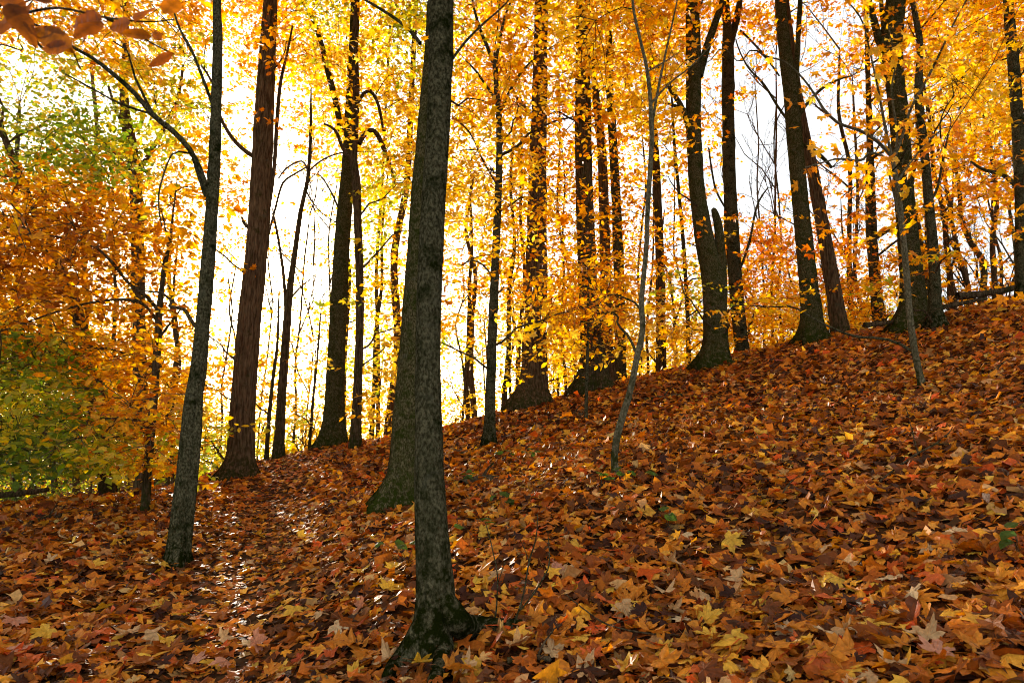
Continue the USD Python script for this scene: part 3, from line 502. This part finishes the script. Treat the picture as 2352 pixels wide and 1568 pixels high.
def spray_leaves(p, axis_dir, code, n_leaf, length, size, r, droop=0.35, flat=0.5):
    N = len(p)
    a = unit(axis_dir); side = unit(np.cross(a, np.array([0, 0, 1.0])) + r.normal(0, .15, (N, 3)))
    s = np.linspace(-0.5, 0.5, n_leaf)[None] + r.normal(0, .05, (N, n_leaf))
    sg = np.where(np.arange(n_leaf) % 2, 1.0, -1.0)[None] * np.ones((N, 1))
    lat = r.uniform(0.02, 0.45, (N, n_leaf)) * np.maximum(0.35, 1 - np.abs(s) * 0.8)
    pos = p[:, None] + length * (s[..., None] * a[:, None] + (sg * lat * 0.55)[..., None] * side[:, None]) + np.array([0, 0, 1.0]) * (r.normal(0, .05, (N, n_leaf)) * length - 0.10 * length * np.abs(s) * 2)[..., None]
    t = 0.55 * a[:, None] + sg[..., None] * side[:, None] * 0.8 + r.normal(0, .35, (N, n_leaf, 3)) - np.array([0, 0, 1.0]) * np.abs(r.normal(droop, .3, (N, n_leaf)))[..., None]
    nrm = np.array([0, 0, 1.0]) + r.normal(0, flat, (N, n_leaf, 3))
    code = np.repeat(code, n_leaf)
    sz = size * r.uniform(0.65, 1.25, N * n_leaf)
    return pos.reshape(-1, 3), t.reshape(-1, 3), nrm.reshape(-1, 3), sz, tree_colours(code, r)

def crown(k, p, code, n_leaf, length, size, tmpls, layer, nm='crown'):
    """limbs, twigs and leaves of one tree's sprays"""
    t = T[k]; r = np.random.default_rng(1000 * layer + k); c, rr, base, x = t['c'], t['r'], t['base'], t['x']
    nb = int(np.clip(len(p) / (10 if layer == 1 else 22), 1, 16))
    from scipy.cluster.vq import kmeans2
    cent, lab = kmeans2(p, nb, minit='++', seed=k, iter=8) if len(p) > nb else (p.copy(), np.arange(len(p)))
    attach = np.vstack([c[len(c) // 6:]] + t['brl'])
    arad = np.concatenate([rr[len(c) // 6:]] + [np.full(len(b), 0.02) for b in t['brl']])
    node, nrad = [], []
    for q in range(len(cent)):
        if not (lab == q).any(): continue
        hd = np.linalg.norm(attach[:, :2] - cent[q, :2], axis=1)
        cost = np.linalg.norm(attach - (cent[q] - np.array([0, 0, 0.45]) * np.minimum(hd, 3)[:, None]), axis=1)
        a = int(np.argmin(cost)); s, e = attach[a], cent[q]
        L = np.linalg.norm(e - s)
        if L < 0.25: node.append(e); continue
        w = np.linspace(0, 1, 9)[:, None]
        bend = np.array([0, 0, 1.0]) * (0.10 * L * np.sin(np.pi * w)) + r.normal(0, 0.035 * L, (9, 3)) * np.sin(np.pi * w)
        line = s + (e - s) * w + bend
        r0 = min(arad[a] * 0.5, 0.012 + 0.006 * L); rad = np.linspace(r0, 0.004, 9)
        V, Fc, cl, _ = trunk_mesh(line, rad, sides=5, step=0.15, rough=0.0, seed=q)
        put(x, 'branch', V, Fc, BARK['dark' if t['bark'] != 'pale' else 'grey'], True, origin=base)
        node.extend(cl[2:])
    node = np.vstack([np.array(node), attach[attach[:, 2] > p[:, 2].min() - .6]]) if node else attach
    dd, ii = cKDTree(node).query(p)
    s = node[ii].copy(); e = p
    if len(p) > 8:                                                    # twigs fork from twigs nearer the limb
        nd, ni = cKDTree(p).query(p, k=8)
        good = (dd[ni] < dd[:, None] - .08) & (nd > 0) & (nd < .8 * dd[:, None])
        has = good.any(1); pick1 = np.argmax(good, 1); s[has] = p[ni[has, pick1[has]]]
    L = np.linalg.norm(e - s, axis=1)
    w = np.array([0, .35, .7, 1.0])
    C = s[:, None] + (e - s)[:, None] * w[None, :, None]; C[:, 1:3, 2] += 0.07 * L[:, None]; C[:, 1:3] += r.normal(0, .04, (len(p), 2, 3)) * np.minimum(L, 1)[:, None, None]
    ax = unit(np.where((L > 0.2)[:, None], (e - s) * [1, 1, .3], r.normal(0, 1, p.shape) * [1, 1, .2]) + r.normal(0, .35, p.shape) * [1, 1, .3])
    tail = e + ax * length * 0.5
    C = np.concatenate([C, tail[:, None]], 1); tr = np.array([.0055, .0045, .0035, .003, .0015])
    if layer > 1: C, tr = C[r.uniform(0, 1, len(C)) < (.5 if layer == 2 else .2)][:, [0, 2, 4]], np.array([.009, .006, .003])
    V, Fc = tubes(C, np.broadcast_to(tr, C.shape[:2]), 3)
    put(x, 'twigs', V, Fc, BARK['dark'], False, origin=base, kind='stuff')
    pos, tt, nn_, sz, col = spray_leaves(p, ax, code, n_leaf, length, size, r)
    pick = r.integers(0, len(tmpls), len(pos)); parts, cols, n0 = [], [], 0
    vs, fs = [], []
    for q, tm in enumerate(tmpls):
        m = pick == q
        if not m.any(): continue
        V, Fc, cl = leaves(tm, pos[m], tt[m], nn_[m], sz[m], col[m], r, curl=0.22, jag=0.02)
        vs.append(V); fs.append(Fc + n0); cols.append(cl); n0 += len(V)
    put(x, 'crown', np.vstack(vs), np.vstack(fs), LEAF, False, np.vstack(cols), origin=base, kind='stuff')

for k in sorted(set(own_m)):
    m = own_m == k
    u, v, d, p = (a[m] for a in mid)
    beech = T[k]['name'] == 'beech_sapling' or T[k]['label'].startswith(('crooked dark', 'slim smooth', 'heavy', 'large dark'))
    crown(k, p, code_at(u, v, np.random.default_rng(k)), 12, 0.62, 0.105 if beech else 0.085, [OVAL_MID] if beech else [MAPLE_LOW, MAPLE_LOW, OVAL_MID] if T[k]['y0'] > 12.5 else [MAPLE_MID, MAPLE_LOW, OVAL_MID], 1)
for k in sorted(set(own_f)):
    m = own_f == k
    u, v, d, p = (a[m] for a in far)
    crown(k, p, code_at(u, v, np.random.default_rng(k)), 14, 1.0, 0.15, [KITE], 2)

# the upper crowns, above what the photograph shows: they close the wood overhead
CANOPY = [k for k, t in enumerate(T) if not t.get('far') and t['name'] in ('tree', 'young_tree', 'slender_tree') and t['top'] > 1]
for k in CANOPY:
    t = T[k]; r = np.random.default_rng(500 + k); top = t['c'][-1]
    n = 800 if k < 4 else 180
    sx = 5.0 if k < 4 else 3.0
    p = top + np.stack([r.normal(0, sx, n), r.normal(-1.5 if k < 4 else 0, sx, n), r.uniform(-2.5, 4.5, n)], -1)
    u, v, d = project(p); p = p[((v < -70) | (d < .5) | (u < -120) | (u > PW + 120)) & (p[:, 2] > hgt(p[:, 0], p[:, 1]) + 5.0)]
    if len(p) > 20: crown(k, p, np.where(r.uniform(0, 1, len(p)) < .6, 'M', 'Y'), 14, 1.1, .20, [KITE], 3)

# bare twig-work of the leafless far trees
def bare_twigs(t, seed):
    r = np.random.default_rng(seed); c = t['c']; segs, rads = [], []
    def grow(s, dirn, L, rad, lev):
        n = 4; q = [s]; dd = dirn
        for _ in range(n - 1):
            dd = unit(dd + r.normal(0, .16, 3) + np.array([0, 0, .10])); q.append(q[-1] + dd * L / (n - 1))
        q = np.array(q); segs.append(q); rads.append(np.linspace(rad, rad * .45, n))
        if lev:
            for _ in range(3 if lev > 1 else 4):
                i = r.integers(1, n); s2 = unit(unit(q[i] - q[i - 1]) + r.normal(0, .55, 3) * [1, .8, .6] + [0, 0, .25])
                grow(q[i], s2, L * r.uniform(.45, .7), rad * .55, lev - 1)
    z0 = int(len(c) * .35)
    for i in np.linspace(z0, len(c) - 1, 9).astype(int):
        grow(c[i], unit(np.array([r.normal(0, .8), r.normal(0, .6), 1.0])), r.uniform(1.6, 3.2), max(t['r'][i] * .6, .03), 3)
    return tubes(np.array(segs), np.maximum(np.array(rads), .0055), 3)
for k, t in enumerate(T):
    if t.get('bare'):
        V, Fc = bare_twigs(t, k); put(t['x'], 'bare_branches', V, Fc, BARK['dark'], False, origin=t['base'], kind='stuff')

# ------------------------------------------------------------------ big leaves that can be told apart: on the leafy sapling and on the twigs hanging in at top left
def single_leaves(x, base, pos, tt, nn_, sz, col, tmpl, r, name='leaf', curl=0.25):
    for q in range(len(pos)):
        V, Fc, cl = leaves(tmpl, pos[q:q + 1], tt[q:q + 1], nn_[q:q + 1], sz[q:q + 1], col[q:q + 1], r, curl=curl, jag=0.02)
        put(x, name, V, Fc, LEAF, False, cl, origin=base)
sap = next(t for t in T if t['name'] == 'leafy_sapling'); r = np.random.default_rng(77)
bl = np.vstack([b[len(b) // 4:] for b in sap['brl']]); n = 190
i = r.integers(0, len(bl), n); pos = bl[i] + r.normal(0, .17, (n, 3)) - [0, 0, .05]
tt = r.normal(0, .6, (n, 3)) + [0, 0, -.75]; nn_ = np.array([0.25, -0.9, 0.5]) + r.normal(0, .55, (n, 3))
single_leaves(sap['x'], sap['base'], pos, tt, nn_, r.uniform(.065, .12, n), tree_colours(np.where(r.uniform(0, 1, n) < .75, 'M', 'O'), r), MAPLE, r)
s = bl[i]; C = np.stack([s, (s + pos) / 2 + [0, 0, .03], pos], 1)
V, Fc = tubes(C, np.full((n, 3), .0014), 3); put(sap['x'], 'leaf_stalks', V, Fc, BARK['dark'], origin=sap['base'], kind='stuff')

bs = next(t for t in T if t['name'] == 'beech_sapling'); r = np.random.default_rng(78); n = 290
bl = np.vstack([b[len(b) // 5:] for b in bs['brl']]); i = r.integers(0, len(bl), n); pos = bl[i] + r.normal(0, .20, (n, 3)) * [1, 1, .5]
single_leaves(bs['x'], bs['base'], pos, r.normal(0, .8, (n, 3)) * [1, 1, .3] - [0, 0, .25], np.array([0, -.3, 1.0]) + r.normal(0, .4, (n, 3)), r.uniform(.08, .125, n), tree_colours(np.where(r.uniform(0, 1, n) < .6, 'B', 'O'), r), OVAL, r)
C = np.stack([bl[i], (bl[i] + pos) / 2 + [0, 0, .02], pos], 1); V, Fc = tubes(C, np.full((n, 3), .0018), 3); put(bs['x'], 'leaf_stalks', V, Fc, BARK['dark'], origin=bs['base'], kind='stuff')

d0 = 1.5
ob = P(-60, 40, d0); over = thing('overhanging_branch', 'twig with big rusty leaves hanging into the top left corner close by', 'branch', at=ob)
tw = [[(-120, 20), (0, 55), (70, 75), (160, 105), (185, 160)], [(0, 55), (60, 30), (150, 20), (240, 40), (330, 50), (400, 45)], [(240, 40), (300, 70), (350, 100), (400, 125)], [(70, 75), (110, 120), (165, 108)]]
for q in tw:
    c = np.array([P(a, b, d0 + 0.04 * k) for k, (a, b) in enumerate(q)])
    V, Fc, _, _ = trunk_mesh(c, np.linspace(.0038, .0018, len(c)), sides=7, step=.02, rough=.05, seed=3); put(over, 'twig', V, Fc, BARK['dark'], True, origin=ob)
r = np.random.default_rng(5)
BL = [(18, 6, 72, 60, 80), (75, 10, 80, 82, 85), (50, 40, 15, 52, 75), (120, 8, -30, 10, 60), (165, 112, 175, 185, 85), (158, 108, 130, 145, 55), (235, 45, 180, 30, 90), (235, 48, 178, 85, 65), (300, 52, 298, 90, 55), (350, 85, 312, 118, 45),
      (375, 32, 435, 55, 62), (310, 50, 375, 62, 70), (400, 122, 385, 158, 45), (370, 95, 390, 110, 35), (215, 55, 170, 75, 40), (100, 60, 40, 20, 60), (70, 74, 85, 82, 45)]
for (u, v, u2, v2, L) in BL:
    a, b = P(u, v, d0 + r.normal(0, .05)), P(u2, v2, d0 + r.normal(0, .08)); t_ = b - a + np.array([0, r.normal(0, .04), 0])
    nrm = np.array([r.normal(0, .35), -1, r.normal(.2, .35)]); col = np.array([[.30, .085, .007]]) * r.uniform(.75, 1.25) * r.normal(1, .06, (1, 3))
    V, Fc, cl = leaves(BIG_OVAL, a[None], t_[None], nrm[None], np.array([L / F * d0 * 1.5]), col, r, curl=.34, jag=.012, width=.78)
    cl = cl * r.normal(1, .10, (len(cl), 1)); cl[:11] *= .55          # darker midrib, mottled blade
    m = put(over, 'leaf', V, Fc, LEAF, False, cl, origin=ob)

# ------------------------------------------------------------------ the wood goes on, far beyond the crest: a low mass no one could count
r = np.random.default_rng(404); n = 3600
d = r.uniform(38, 75, n); u = r.uniform(-300, 2650, n); p = P(u, np.full(n, 1000.0), d)
top = 4.5 + 7.0 * meshkit.fbm(p * .12 * [1, 1, 0], 3, 8) + np.where(u < 480, 3.5, 0)
p[:, 2] = hgt(p[:, 0], p[:, 1]) + top * r.beta(1.1, 1.2, n)
code = np.where(u < 470, r.choice(list('GLDMO'), n, p=[.3, .25, .2, .15, .1]), r.choice(list('YMOL'), n, p=[.35, .3, .2, .15]))
stem_at = p[::40].copy(); p = np.vstack([p, dist[3]]); code = np.concatenate([code, code_at(dist[0], dist[1], r)]); n = len(p)
pos, tt, nn_, sz, col = spray_leaves(p, r.normal(0, 1, (n, 3)) * [1, 1, .3], code, 12, 2.0, .28, r)
Vl, Fl, Cl = leaves(KITE, pos, tt, nn_, sz, col, r)
wood = UsdGeom.Xform.Define(stage, '/World/distant_woodland'); tag(wood.GetPrim(), kind='stuff', label='low far-off mass of autumn trees and undergrowth beyond the crest', category='woodland')
put(wood, 'foliage', Vl, Fl, LEAF, False, Cl, kind='stuff')
b = stem_at; b[:, 2] = hgt(b[:, 0], b[:, 1]); h = r.uniform(7, 18, len(b)); lean = r.normal(0, .5, (len(b), 3)) * [1, 1, 0]
C = np.stack([b, b + np.array([0, 0, .5]) * h[:, None] + lean * .4 + r.normal(0, .15, b.shape), b + np.array([0, 0, 1.0]) * h[:, None] + lean], 1)
V, Fc = tubes(C, r.uniform(.06, .17, (len(b), 1)) * np.array([[1, .75, .3]]), 6); put(wood, 'stems', V, Fc, BARK['dark'], False, kind='stuff')

# ------------------------------------------------------------------ shrubs at far left
SHR = [(10, 1130, 14, 1.7, 'D', 'darkest green shrub at the very left edge'), (75, 1128, 15, 1.4, 'D', 'dark green shrub just right of the darkest one at the left edge'), (135, 1122, 16, 1.3, 'G', 'lighter green bush right of the two dark shrubs at left'),
       (205, 1118, 17, 1.9, 'L', 'tall yellow-green bush behind the crooked dark tree at far left'), (290, 1112, 16, 1.2, 'M', 'low orange bush behind the rusty beech sapling'), (385, 1100, 17, 1.1, 'L', 'low yellow-green bush left of the twin-stemmed young tree'), (470, 1085, 19, 1.0, 'M', 'low golden bush right of the twin-stemmed young tree')]
for q, (u, v, d, hh, cc, lab) in enumerate(SHR):
    r = np.random.default_rng(300 + q); b = P(u, v, d); b[2] = hgt(b[0], b[1]); x = thing('shrub', lab, 'shrub', at=b)
    n = 170; pp = b + np.stack([r.normal(0, .6, n), r.normal(0, .6, n), hh * r.beta(1.1, 1.5, n) + .08], -1)
    st = b + r.normal(0, .12, (n, 3)) * [1, 1, 0]
    C = np.stack([st, st * .5 + pp * .5 + [0, 0, .12], pp], 1); V, Fc = tubes(C[:60], np.broadcast_to([.010, .006, .003], (60, 3)), 4); put(x, 'stems', V, Fc, BARK['dark'], origin=b, kind='stuff')
    pos, tt, nn_, sz, col = spray_leaves(pp, r.normal(0, 1, (n, 3)) * [1, 1, .4], np.where(r.uniform(0, 1, n) < .7, cc, 'G' if cc in 'DL' else 'L'), 10, .5, .08, r)
    V, Fc, cl = leaves(OVAL_LOW, pos, tt, nn_, sz, col, r); put(x, 'foliage', V, Fc, LEAF, False, cl, origin=b, kind='stuff')

# ------------------------------------------------------------------ leaf litter
LIT = np.array([(.045, .017, .007), (.12, .038, .011), (.27, .072, .010), (.42, .125, .013), (.56, .205, .02), (.68, .36, .045), (.56, .34, .12), (.38, .20, .07), (.50, .085, .012), (.70, .285, .022)])
LW = np.array([.12, .15, .18, .18, .15, .055, .03, .035, .04, .06])
def litter(n_try, d0, d1, tmpls, per_m2, size, seed, lift):
    r = np.random.default_rng(seed)
    xs, ys = (-d1 * .85 - 1.5, d1 * .85 + 1.5), (d0 * .55, d1 + 1)
    A = (xs[1] - xs[0]) * (ys[1] - ys[0]); n = int(A * per_m2)
    x, y = r.uniform(*xs, n), r.uniform(*ys, n); z = hgt(x, y); p = np.stack([x, y, z], -1)
    u, v, d = project(p)
    pad = 1.2 * F / np.maximum(d, .5)
    k = (d >= d0) & (d < d1) & (u > -pad) & (u < PW + pad) & (v < PH + 260)
    p = p[k]; n = len(p); pd = path_dist(p[:, 0], p[:, 1]); on = np.exp(-(pd / .62) ** 2)
    keep = r.uniform(0, 1, n) > on * .0; p, on = p[keep], on[keep]; n = len(p)
    gn = slope_n(p[:, 0], p[:, 1])
    tilt = r.normal(0, .36, (n, 3)) * r.choice([.6, 1.0, 1.5], n)[:, None] * (1 - .5 * on)[:, None]
    nrm = unit(gn + tilt); tt = r.normal(0, 1, (n, 3))
    sz = size * np.clip(r.lognormal(-.16, .30, n), .35, 1.5) * (1 - .22 * on)
    p = p + gn * ((0.004 + .010 * on) + r.uniform(0, lift, n) * (1 - .5 * on))[:, None]
    patch = meshkit.fbm(p * .8, 2, seed + 3)[:, None]
    ci = r.choice(len(LIT), n, p=LW); col = 1.08 * LIT[ci] * r.normal(1, .13, (n, 1)) * r.normal(1, .06, (n, 3)) * (0.75 + .5 * patch)
    pick = r.integers(0, len(tmpls), n); vs, fs, cs, n0 = [], [], [], 0
    p = p - unit(np.cross(nrm, np.cross(tt, nrm))) * (sz * .35)[:, None]
    for q, tm in enumerate(tmpls):
        m = pick == q
        V, Fc, cl = leaves(tm, p[m], tt[m], nrm[m], sz[m] * (.82 if (tm is OVAL or tm is OVAL_LOW or tm is OVAL_MID) else .68), np.clip(col[m], .01, .8), r, curl=.24, jag=.035)
        wet = np.repeat(on[m] * r.uniform(.4, 1.3, m.sum()) > .42, len(tm[1]))
        vs.append(V); fs.append(np.c_[Fc + n0, wet]); cs.append(cl); n0 += len(V)
    return np.vstack(vs), np.vstack(fs), np.vstack(cs)
parts = [litter(0, 1.2, 3.7, [MAPLE, MAPLE, MAPLE_MID, OVAL, OVAL_MID], 600, .112, 41, .06), litter(0, 3.7, 9.0, [MAPLE_MID, MAPLE_LOW, MAPLE_LOW, OVAL_MID], 520, .108, 42, .055), litter(0, 9.0, 19, [MAPLE_LOW, MAPLE_LOW, OVAL_LOW], 260, .132, 43, .06)]
n0 = 0; vs, fs, cs = [], [], []
for V, Fc, cl in parts: vs.append(V); fs.append(Fc + [n0, n0, n0, 0]); cs.append(cl); n0 += len(V)
vs, fs, cs = np.vstack(vs), np.vstack(fs), np.vstack(cs)
def part_of(f):
    ids, inv = np.unique(f, return_inverse=True); return vs[ids], inv.reshape(f.shape), cs[ids]
Vw, Fw, Cw = part_of(fs[fs[:, 3] == 1][:, :3]); put('/World', 'path_leaves', Vw, Fw, WET, False, Cw, kind='stuff', label='trodden damp leaves glinting along the footpath', category='leaf litter')
vs, fs, cs = part_of(fs[fs[:, 3] == 0][:, :3])
lit = put('/World', 'leaf_litter', vs, fs, LITTER, False, cs, kind='stuff', label='thick carpet of brown, rust and golden fallen leaves covering the slope', category='leaf litter')

# the fallen leaves that show largest, each one lying free on top of the carpet
r = np.random.default_rng(91)
FALL = [('golden yellow maple leaf', (.66, .40, .05)), ('orange maple leaf', (.58, .22, .025)), ('tan maple leaf', (.55, .36, .17)), ('rust brown maple leaf', (.30, .095, .02)), ('red-orange maple leaf', (.58, .13, .03)), ('pale cream maple leaf', (.62, .47, .26)), ('dark brown maple leaf', (.13, .05, .02)), ('pinkish tan maple leaf', (.52, .25, .15))]
protos = {}
def zone(u, v):
    if v > 1450: row = 'along the bottom edge'
    elif v > 1330: row = 'on the near slope'
    else: row = 'higher on the near slope'
    if u < 380: return 'left of the path ' + row.replace('slope', 'ground')
    if u < 800: return 'on the path ' + row.replace('on the near slope', 'nearby').replace('higher on the near slope', 'farther on').replace('higher nearby', 'farther on')
    if u < 1250: return 'by foremost trunk ' + row
    if u < 1750: return 'right of centre ' + row
    return 'at far right ' + row
cnt, FL = 0, {}
while cnt < 300:
    u, v = r.uniform(10, 2340), 1568 - 330 * r.uniform(0, 1) ** 1.3
    g = onto(u, v, 12)
    if g is None: continue
    k = int(r.choice(len(FALL), p=[.15, .26, .12, .2, .09, .04, .09, .05])); sh = int(r.integers(0, 3))
    gn = slope_n(g[0:1], g[1:2])[0]; nrm = unit(gn + r.normal(0, .33, 3)); tt = r.normal(0, 1, 3); tt = unit(tt - tt @ nrm * nrm); bb = np.cross(nrm, tt)
    o = g + gn * r.uniform(.045, .075); sc = r.uniform(.8, 1.25)
    x = UsdGeom.Xform.Define(stage, numbered('/World', 'fallen_leaf'))
    x.AddTransformOp().Set(Gf.Matrix4d(*(tt * sc), 0, *(bb * sc), 0, *(nrm * sc), 0, *o, 1))
    if (k, sh) not in protos:
        rr = np.random.default_rng(k * 10 + sh); L = .090
        V, Fc, cl = leaves(MAPLE, np.array([[-L * .35, 0, 0]]), np.array([[1., 0, 0]]), np.array([[0, 0, 1.]]), np.array([L]), np.array([FALL[k][1]]), rr, curl=.34, jag=.05)
        put(x, 'blade', V, Fc, LITTER, False, cl)
        C = np.array([[(-L * .35, 0, 0), (-L * .75, .006, .012), (-L * 1.15, .0, .018)]]); V, Fc = tubes(C, np.array([[.0012, .001, .0012]]), 4)
        put(x, 'stalk', V, Fc, LITTER, False, np.tile([.30, .12, .04], (len(V), 1)))
        protos[(k, sh)] = x
    else:
        x.GetPrim().GetReferences().AddInternalReference(protos[(k, sh)].GetPath()); x.GetPrim().SetInstanceable(True)
    FL.setdefault((FALL[k][0], zone(u, v)), []).append((u, x)); cnt += 1
for (a, zn), q in FL.items():
    q.sort(key=lambda e: e[0])
    for m, (u, x) in enumerate(q):
        nth = '' if len(q) == 1 else (ORD[m] + ' from left ' if m < (len(q) + 1) // 2 else ORD[len(q) - 1 - m] + ' from right ')
        nth = nth.replace('first from left', 'leftmost').replace('first from right', 'rightmost')
        tag(x.GetPrim(), label=f'{a} lying {nth}{zn}', category='leaf', group='largest fallen leaves on the carpet')

# ------------------------------------------------------------------ logs, fallen branches, bare twigs, seedlings
def ground_line(pts, lift): 
    c = np.array([onto(a, b, 20) if onto(a, b, 20) is not None else P(a, b, 12.3) for a, b in pts]); c[:, 2] += lift; return c
LOGS = [([(2200, 690), (2250, 686), (2300, 678), (2345, 668)], .07, .06, 'long dark log lying on the ridge at the right edge', 'fallen_log'),
        ([(2150, 712), (2200, 703), (2255, 690)], .045, .02, 'shorter dark log just below the long ridge log at right', 'fallen_log'),
        ([(1985, 752), (2030, 748), (2075, 738)], .05, .03, 'dark log on the ridge left of the massive dark tree', 'fallen_log'),
        ([(1060, 1122), (1085, 1112), (1115, 1106), (1148, 1108)], .06, .015, 'mossy black log half buried right of the foremost trunk', 'fallen_log'),
        ([(1480, 922), (1520, 916), (1570, 910)], .045, .01, 'dark branch lying on the slope right of the crooked pale sapling', 'fallen_branch'),
        ([(1270, 972), (1310, 962), (1350, 952)], .05, .01, 'dark branch lying below the large dark tree on the slope', 'fallen_branch'),
        ([(1040, 1050), (1080, 1040), (1112, 1030)], .03, .01, 'dark root-like branch left of the slim smooth forking tree', 'fallen_branch'),
        ([(70, 1222), (120, 1195), (180, 1184), (260, 1178)], .032, .03, 'long crooked branch on the ground left of the rusty beech sapling', 'fallen_branch'),
        ([(0, 1143), (60, 1137), (110, 1130)], .06, .03, 'dark log at the left edge below the green shrubs', 'fallen_log'),
        ([(1785, 1190), (1792, 1160), (1790, 1125)], .02, .02, 'short brown stick poking up mid slope at right', 'fallen_branch'),
        ([(2170, 870), (2220, 868), (2290, 866), (2330, 872)], .03, .015, 'dark branch lying right of the pale leaf-hung sapling', 'fallen_branch'),
        ([(1165, 1535), (1210, 1528), (1265, 1532)], .016, .03, 'grey stick among the leaves at bottom centre', 'fallen_branch')]
for q, (pts, rad, lift, lab, nm) in enumerate(LOGS):
    c = ground_line(pts, lift + rad * .3); b = c[0].copy(); x = thing(nm, lab, 'log' if 'log' in nm else 'branch', at=b)
    V, Fc, cl, _ = trunk_mesh(c, np.linspace(rad, rad * .7, len(c)), sides=12, step=.06, rough=.15, seed=60 + q); put(x, 'stem', V, Fc, BARK['dark'], True, origin=b)
    e = cl[len(cl) // 2]; tip = e + np.array([.12, -.05, .16]) * (1 + 3 * rad); V, Fc, _, _ = trunk_mesh([e, (e + tip) / 2 + [0, .02, .02], tip], [rad * .4, rad * .25, rad * .12], sides=6, step=.05, rough=.05, seed=q); put(x, 'snag', V, Fc, BARK['dark'], True, origin=b)
TW = [('bare_twig', 'forked bare grey twigs sprouting right of the foremost trunk', 3.15, [[(1150, 1475, 5), (1185, 1420, 5), (1205, 1350, 4), (1215, 1290, 4), (1232, 1230, 3), (1235, 1180, 2)], [(1195, 1400, 4), (1240, 1340, 4), (1262, 1290, 3), (1258, 1220, 2)], [(1215, 1290, 3), (1205, 1260, 2), (1195, 1240, 2)]]),
      ('bare_twig', 'thin bare twig touching the right side of the foremost trunk', 3.1, [[(1118, 1465, 4), (1140, 1400, 4), (1143, 1330, 3), (1132, 1265, 3), (1115, 1200, 2)], [(1143, 1340, 2), (1160, 1290, 2)]]),
      ('bare_twig', 'forked dark twig lying over the leaves on the right slope', 5.2, [[(2020, 1130, 4), (2070, 1090, 5), (2110, 1062, 5), (2150, 1040, 4), (2190, 1000, 2)], [(2110, 1062, 4), (2095, 1000, 3), (2082, 950, 2)], [(2150, 1040, 3), (2200, 1040, 2)]]),
      ('bare_twig', 'wiry dark twig curving over leaves at lower right of centre', 2.95, [[(1300, 1395, 3), (1340, 1430, 3), (1400, 1470, 4), (1470, 1488, 4), (1560, 1495, 3)], [(1400, 1470, 2), (1470, 1450, 2)]]),
      ('bare_twig', 'thin upright bare sapling stalk before the large dark tree', None, [[(1346, 972, 9), (1347, 900, 8), (1350, 800, 7), (1352, 700, 6), (1350, 620, 4)], [(1349, 870, 3), (1320, 850, 2), (1290, 840, 2)]])]
for nm, lab, d, lines in TW:
    g = onto(*lines[0][0][:2], 20); y0 = g[1]; b = g; x = thing(nm, lab, 'twig', at=b)
    for q, ln in enumerate(lines):
        c, rad = to_world(ln, y0, .08 * q)
        if 'lying' in lab or 'curving' in lab:
            c = np.array([onto(a, e, 20) for a, e, _ in ln]); c[:, 2] += .07; dd = project(c)[2]; rad = np.array([w_ for *_, w_ in ln]) / 2 * dd / F
        V, Fc, _, _ = trunk_mesh(c, rad, sides=7, step=.04, rough=.05, seed=q + 5); put(x, 'twig' if q else 'stem', V, Fc, BARK['grey' if 'grey' in lab or 'bare' in lab else 'dark'], True, origin=b)
SD = [(1070, 1115, 'low green seedling close to the right of the foremost trunk'), (1165, 1062, 'green seedling with broad leaves beyond the mossy black log'), (1225, 1058, 'second wide green seedling, mid slope, beyond the mossy black log'), (1380, 1125, 'green seedling left of the foot of the crooked pale sapling'), (1440, 1118, 'green seedling right of the foot of the crooked pale sapling'), (1150, 1180, 'small green seedling below the mossy black log'), (1535, 1222, 'single dark green leafy seedling in the middle of the slope'), (1100, 1240, 'tiny green seedling above the forked bare twigs'), (935, 1300, 'green seedling at the left side of the foremost trunk'), (2345, 1290, 'green seedling at the right edge of the slope')]
for q, (u, v, lab) in enumerate(SD):
    r = np.random.default_rng(700 + q); g = onto(u, v, 15); x = thing('seedling', lab, 'seedling', at=g); n = 5 if q not in (6, 7) else 3
    tips = g + np.stack([r.normal(0, .07, n), r.normal(0, .06, n), r.uniform(.10, .17, n)], -1)
    for e in tips:
        V, Fc = tubes(np.array([[g - [0, 0, .02], (g + e) / 2 + [0, 0, .03], e]]), np.array([[.0028, .002, .0015]]), 4); put(x, 'stalk', V, Fc, BARK['dark'], origin=g)
        V, Fc, cl = leaves(OVAL, e[None], np.array([[r.normal(), r.normal(), -.1]]), np.array([[0, -.3, 1.]]) + r.normal(0, .2, (1, 3)), np.array([r.uniform(.08, .12)]), np.array([[.065, .12, .02]]) * r.uniform(.7, 1.4), r, width=1.3)
        put(x, 'leaf', V, Fc, LEAF, False, cl, origin=g)
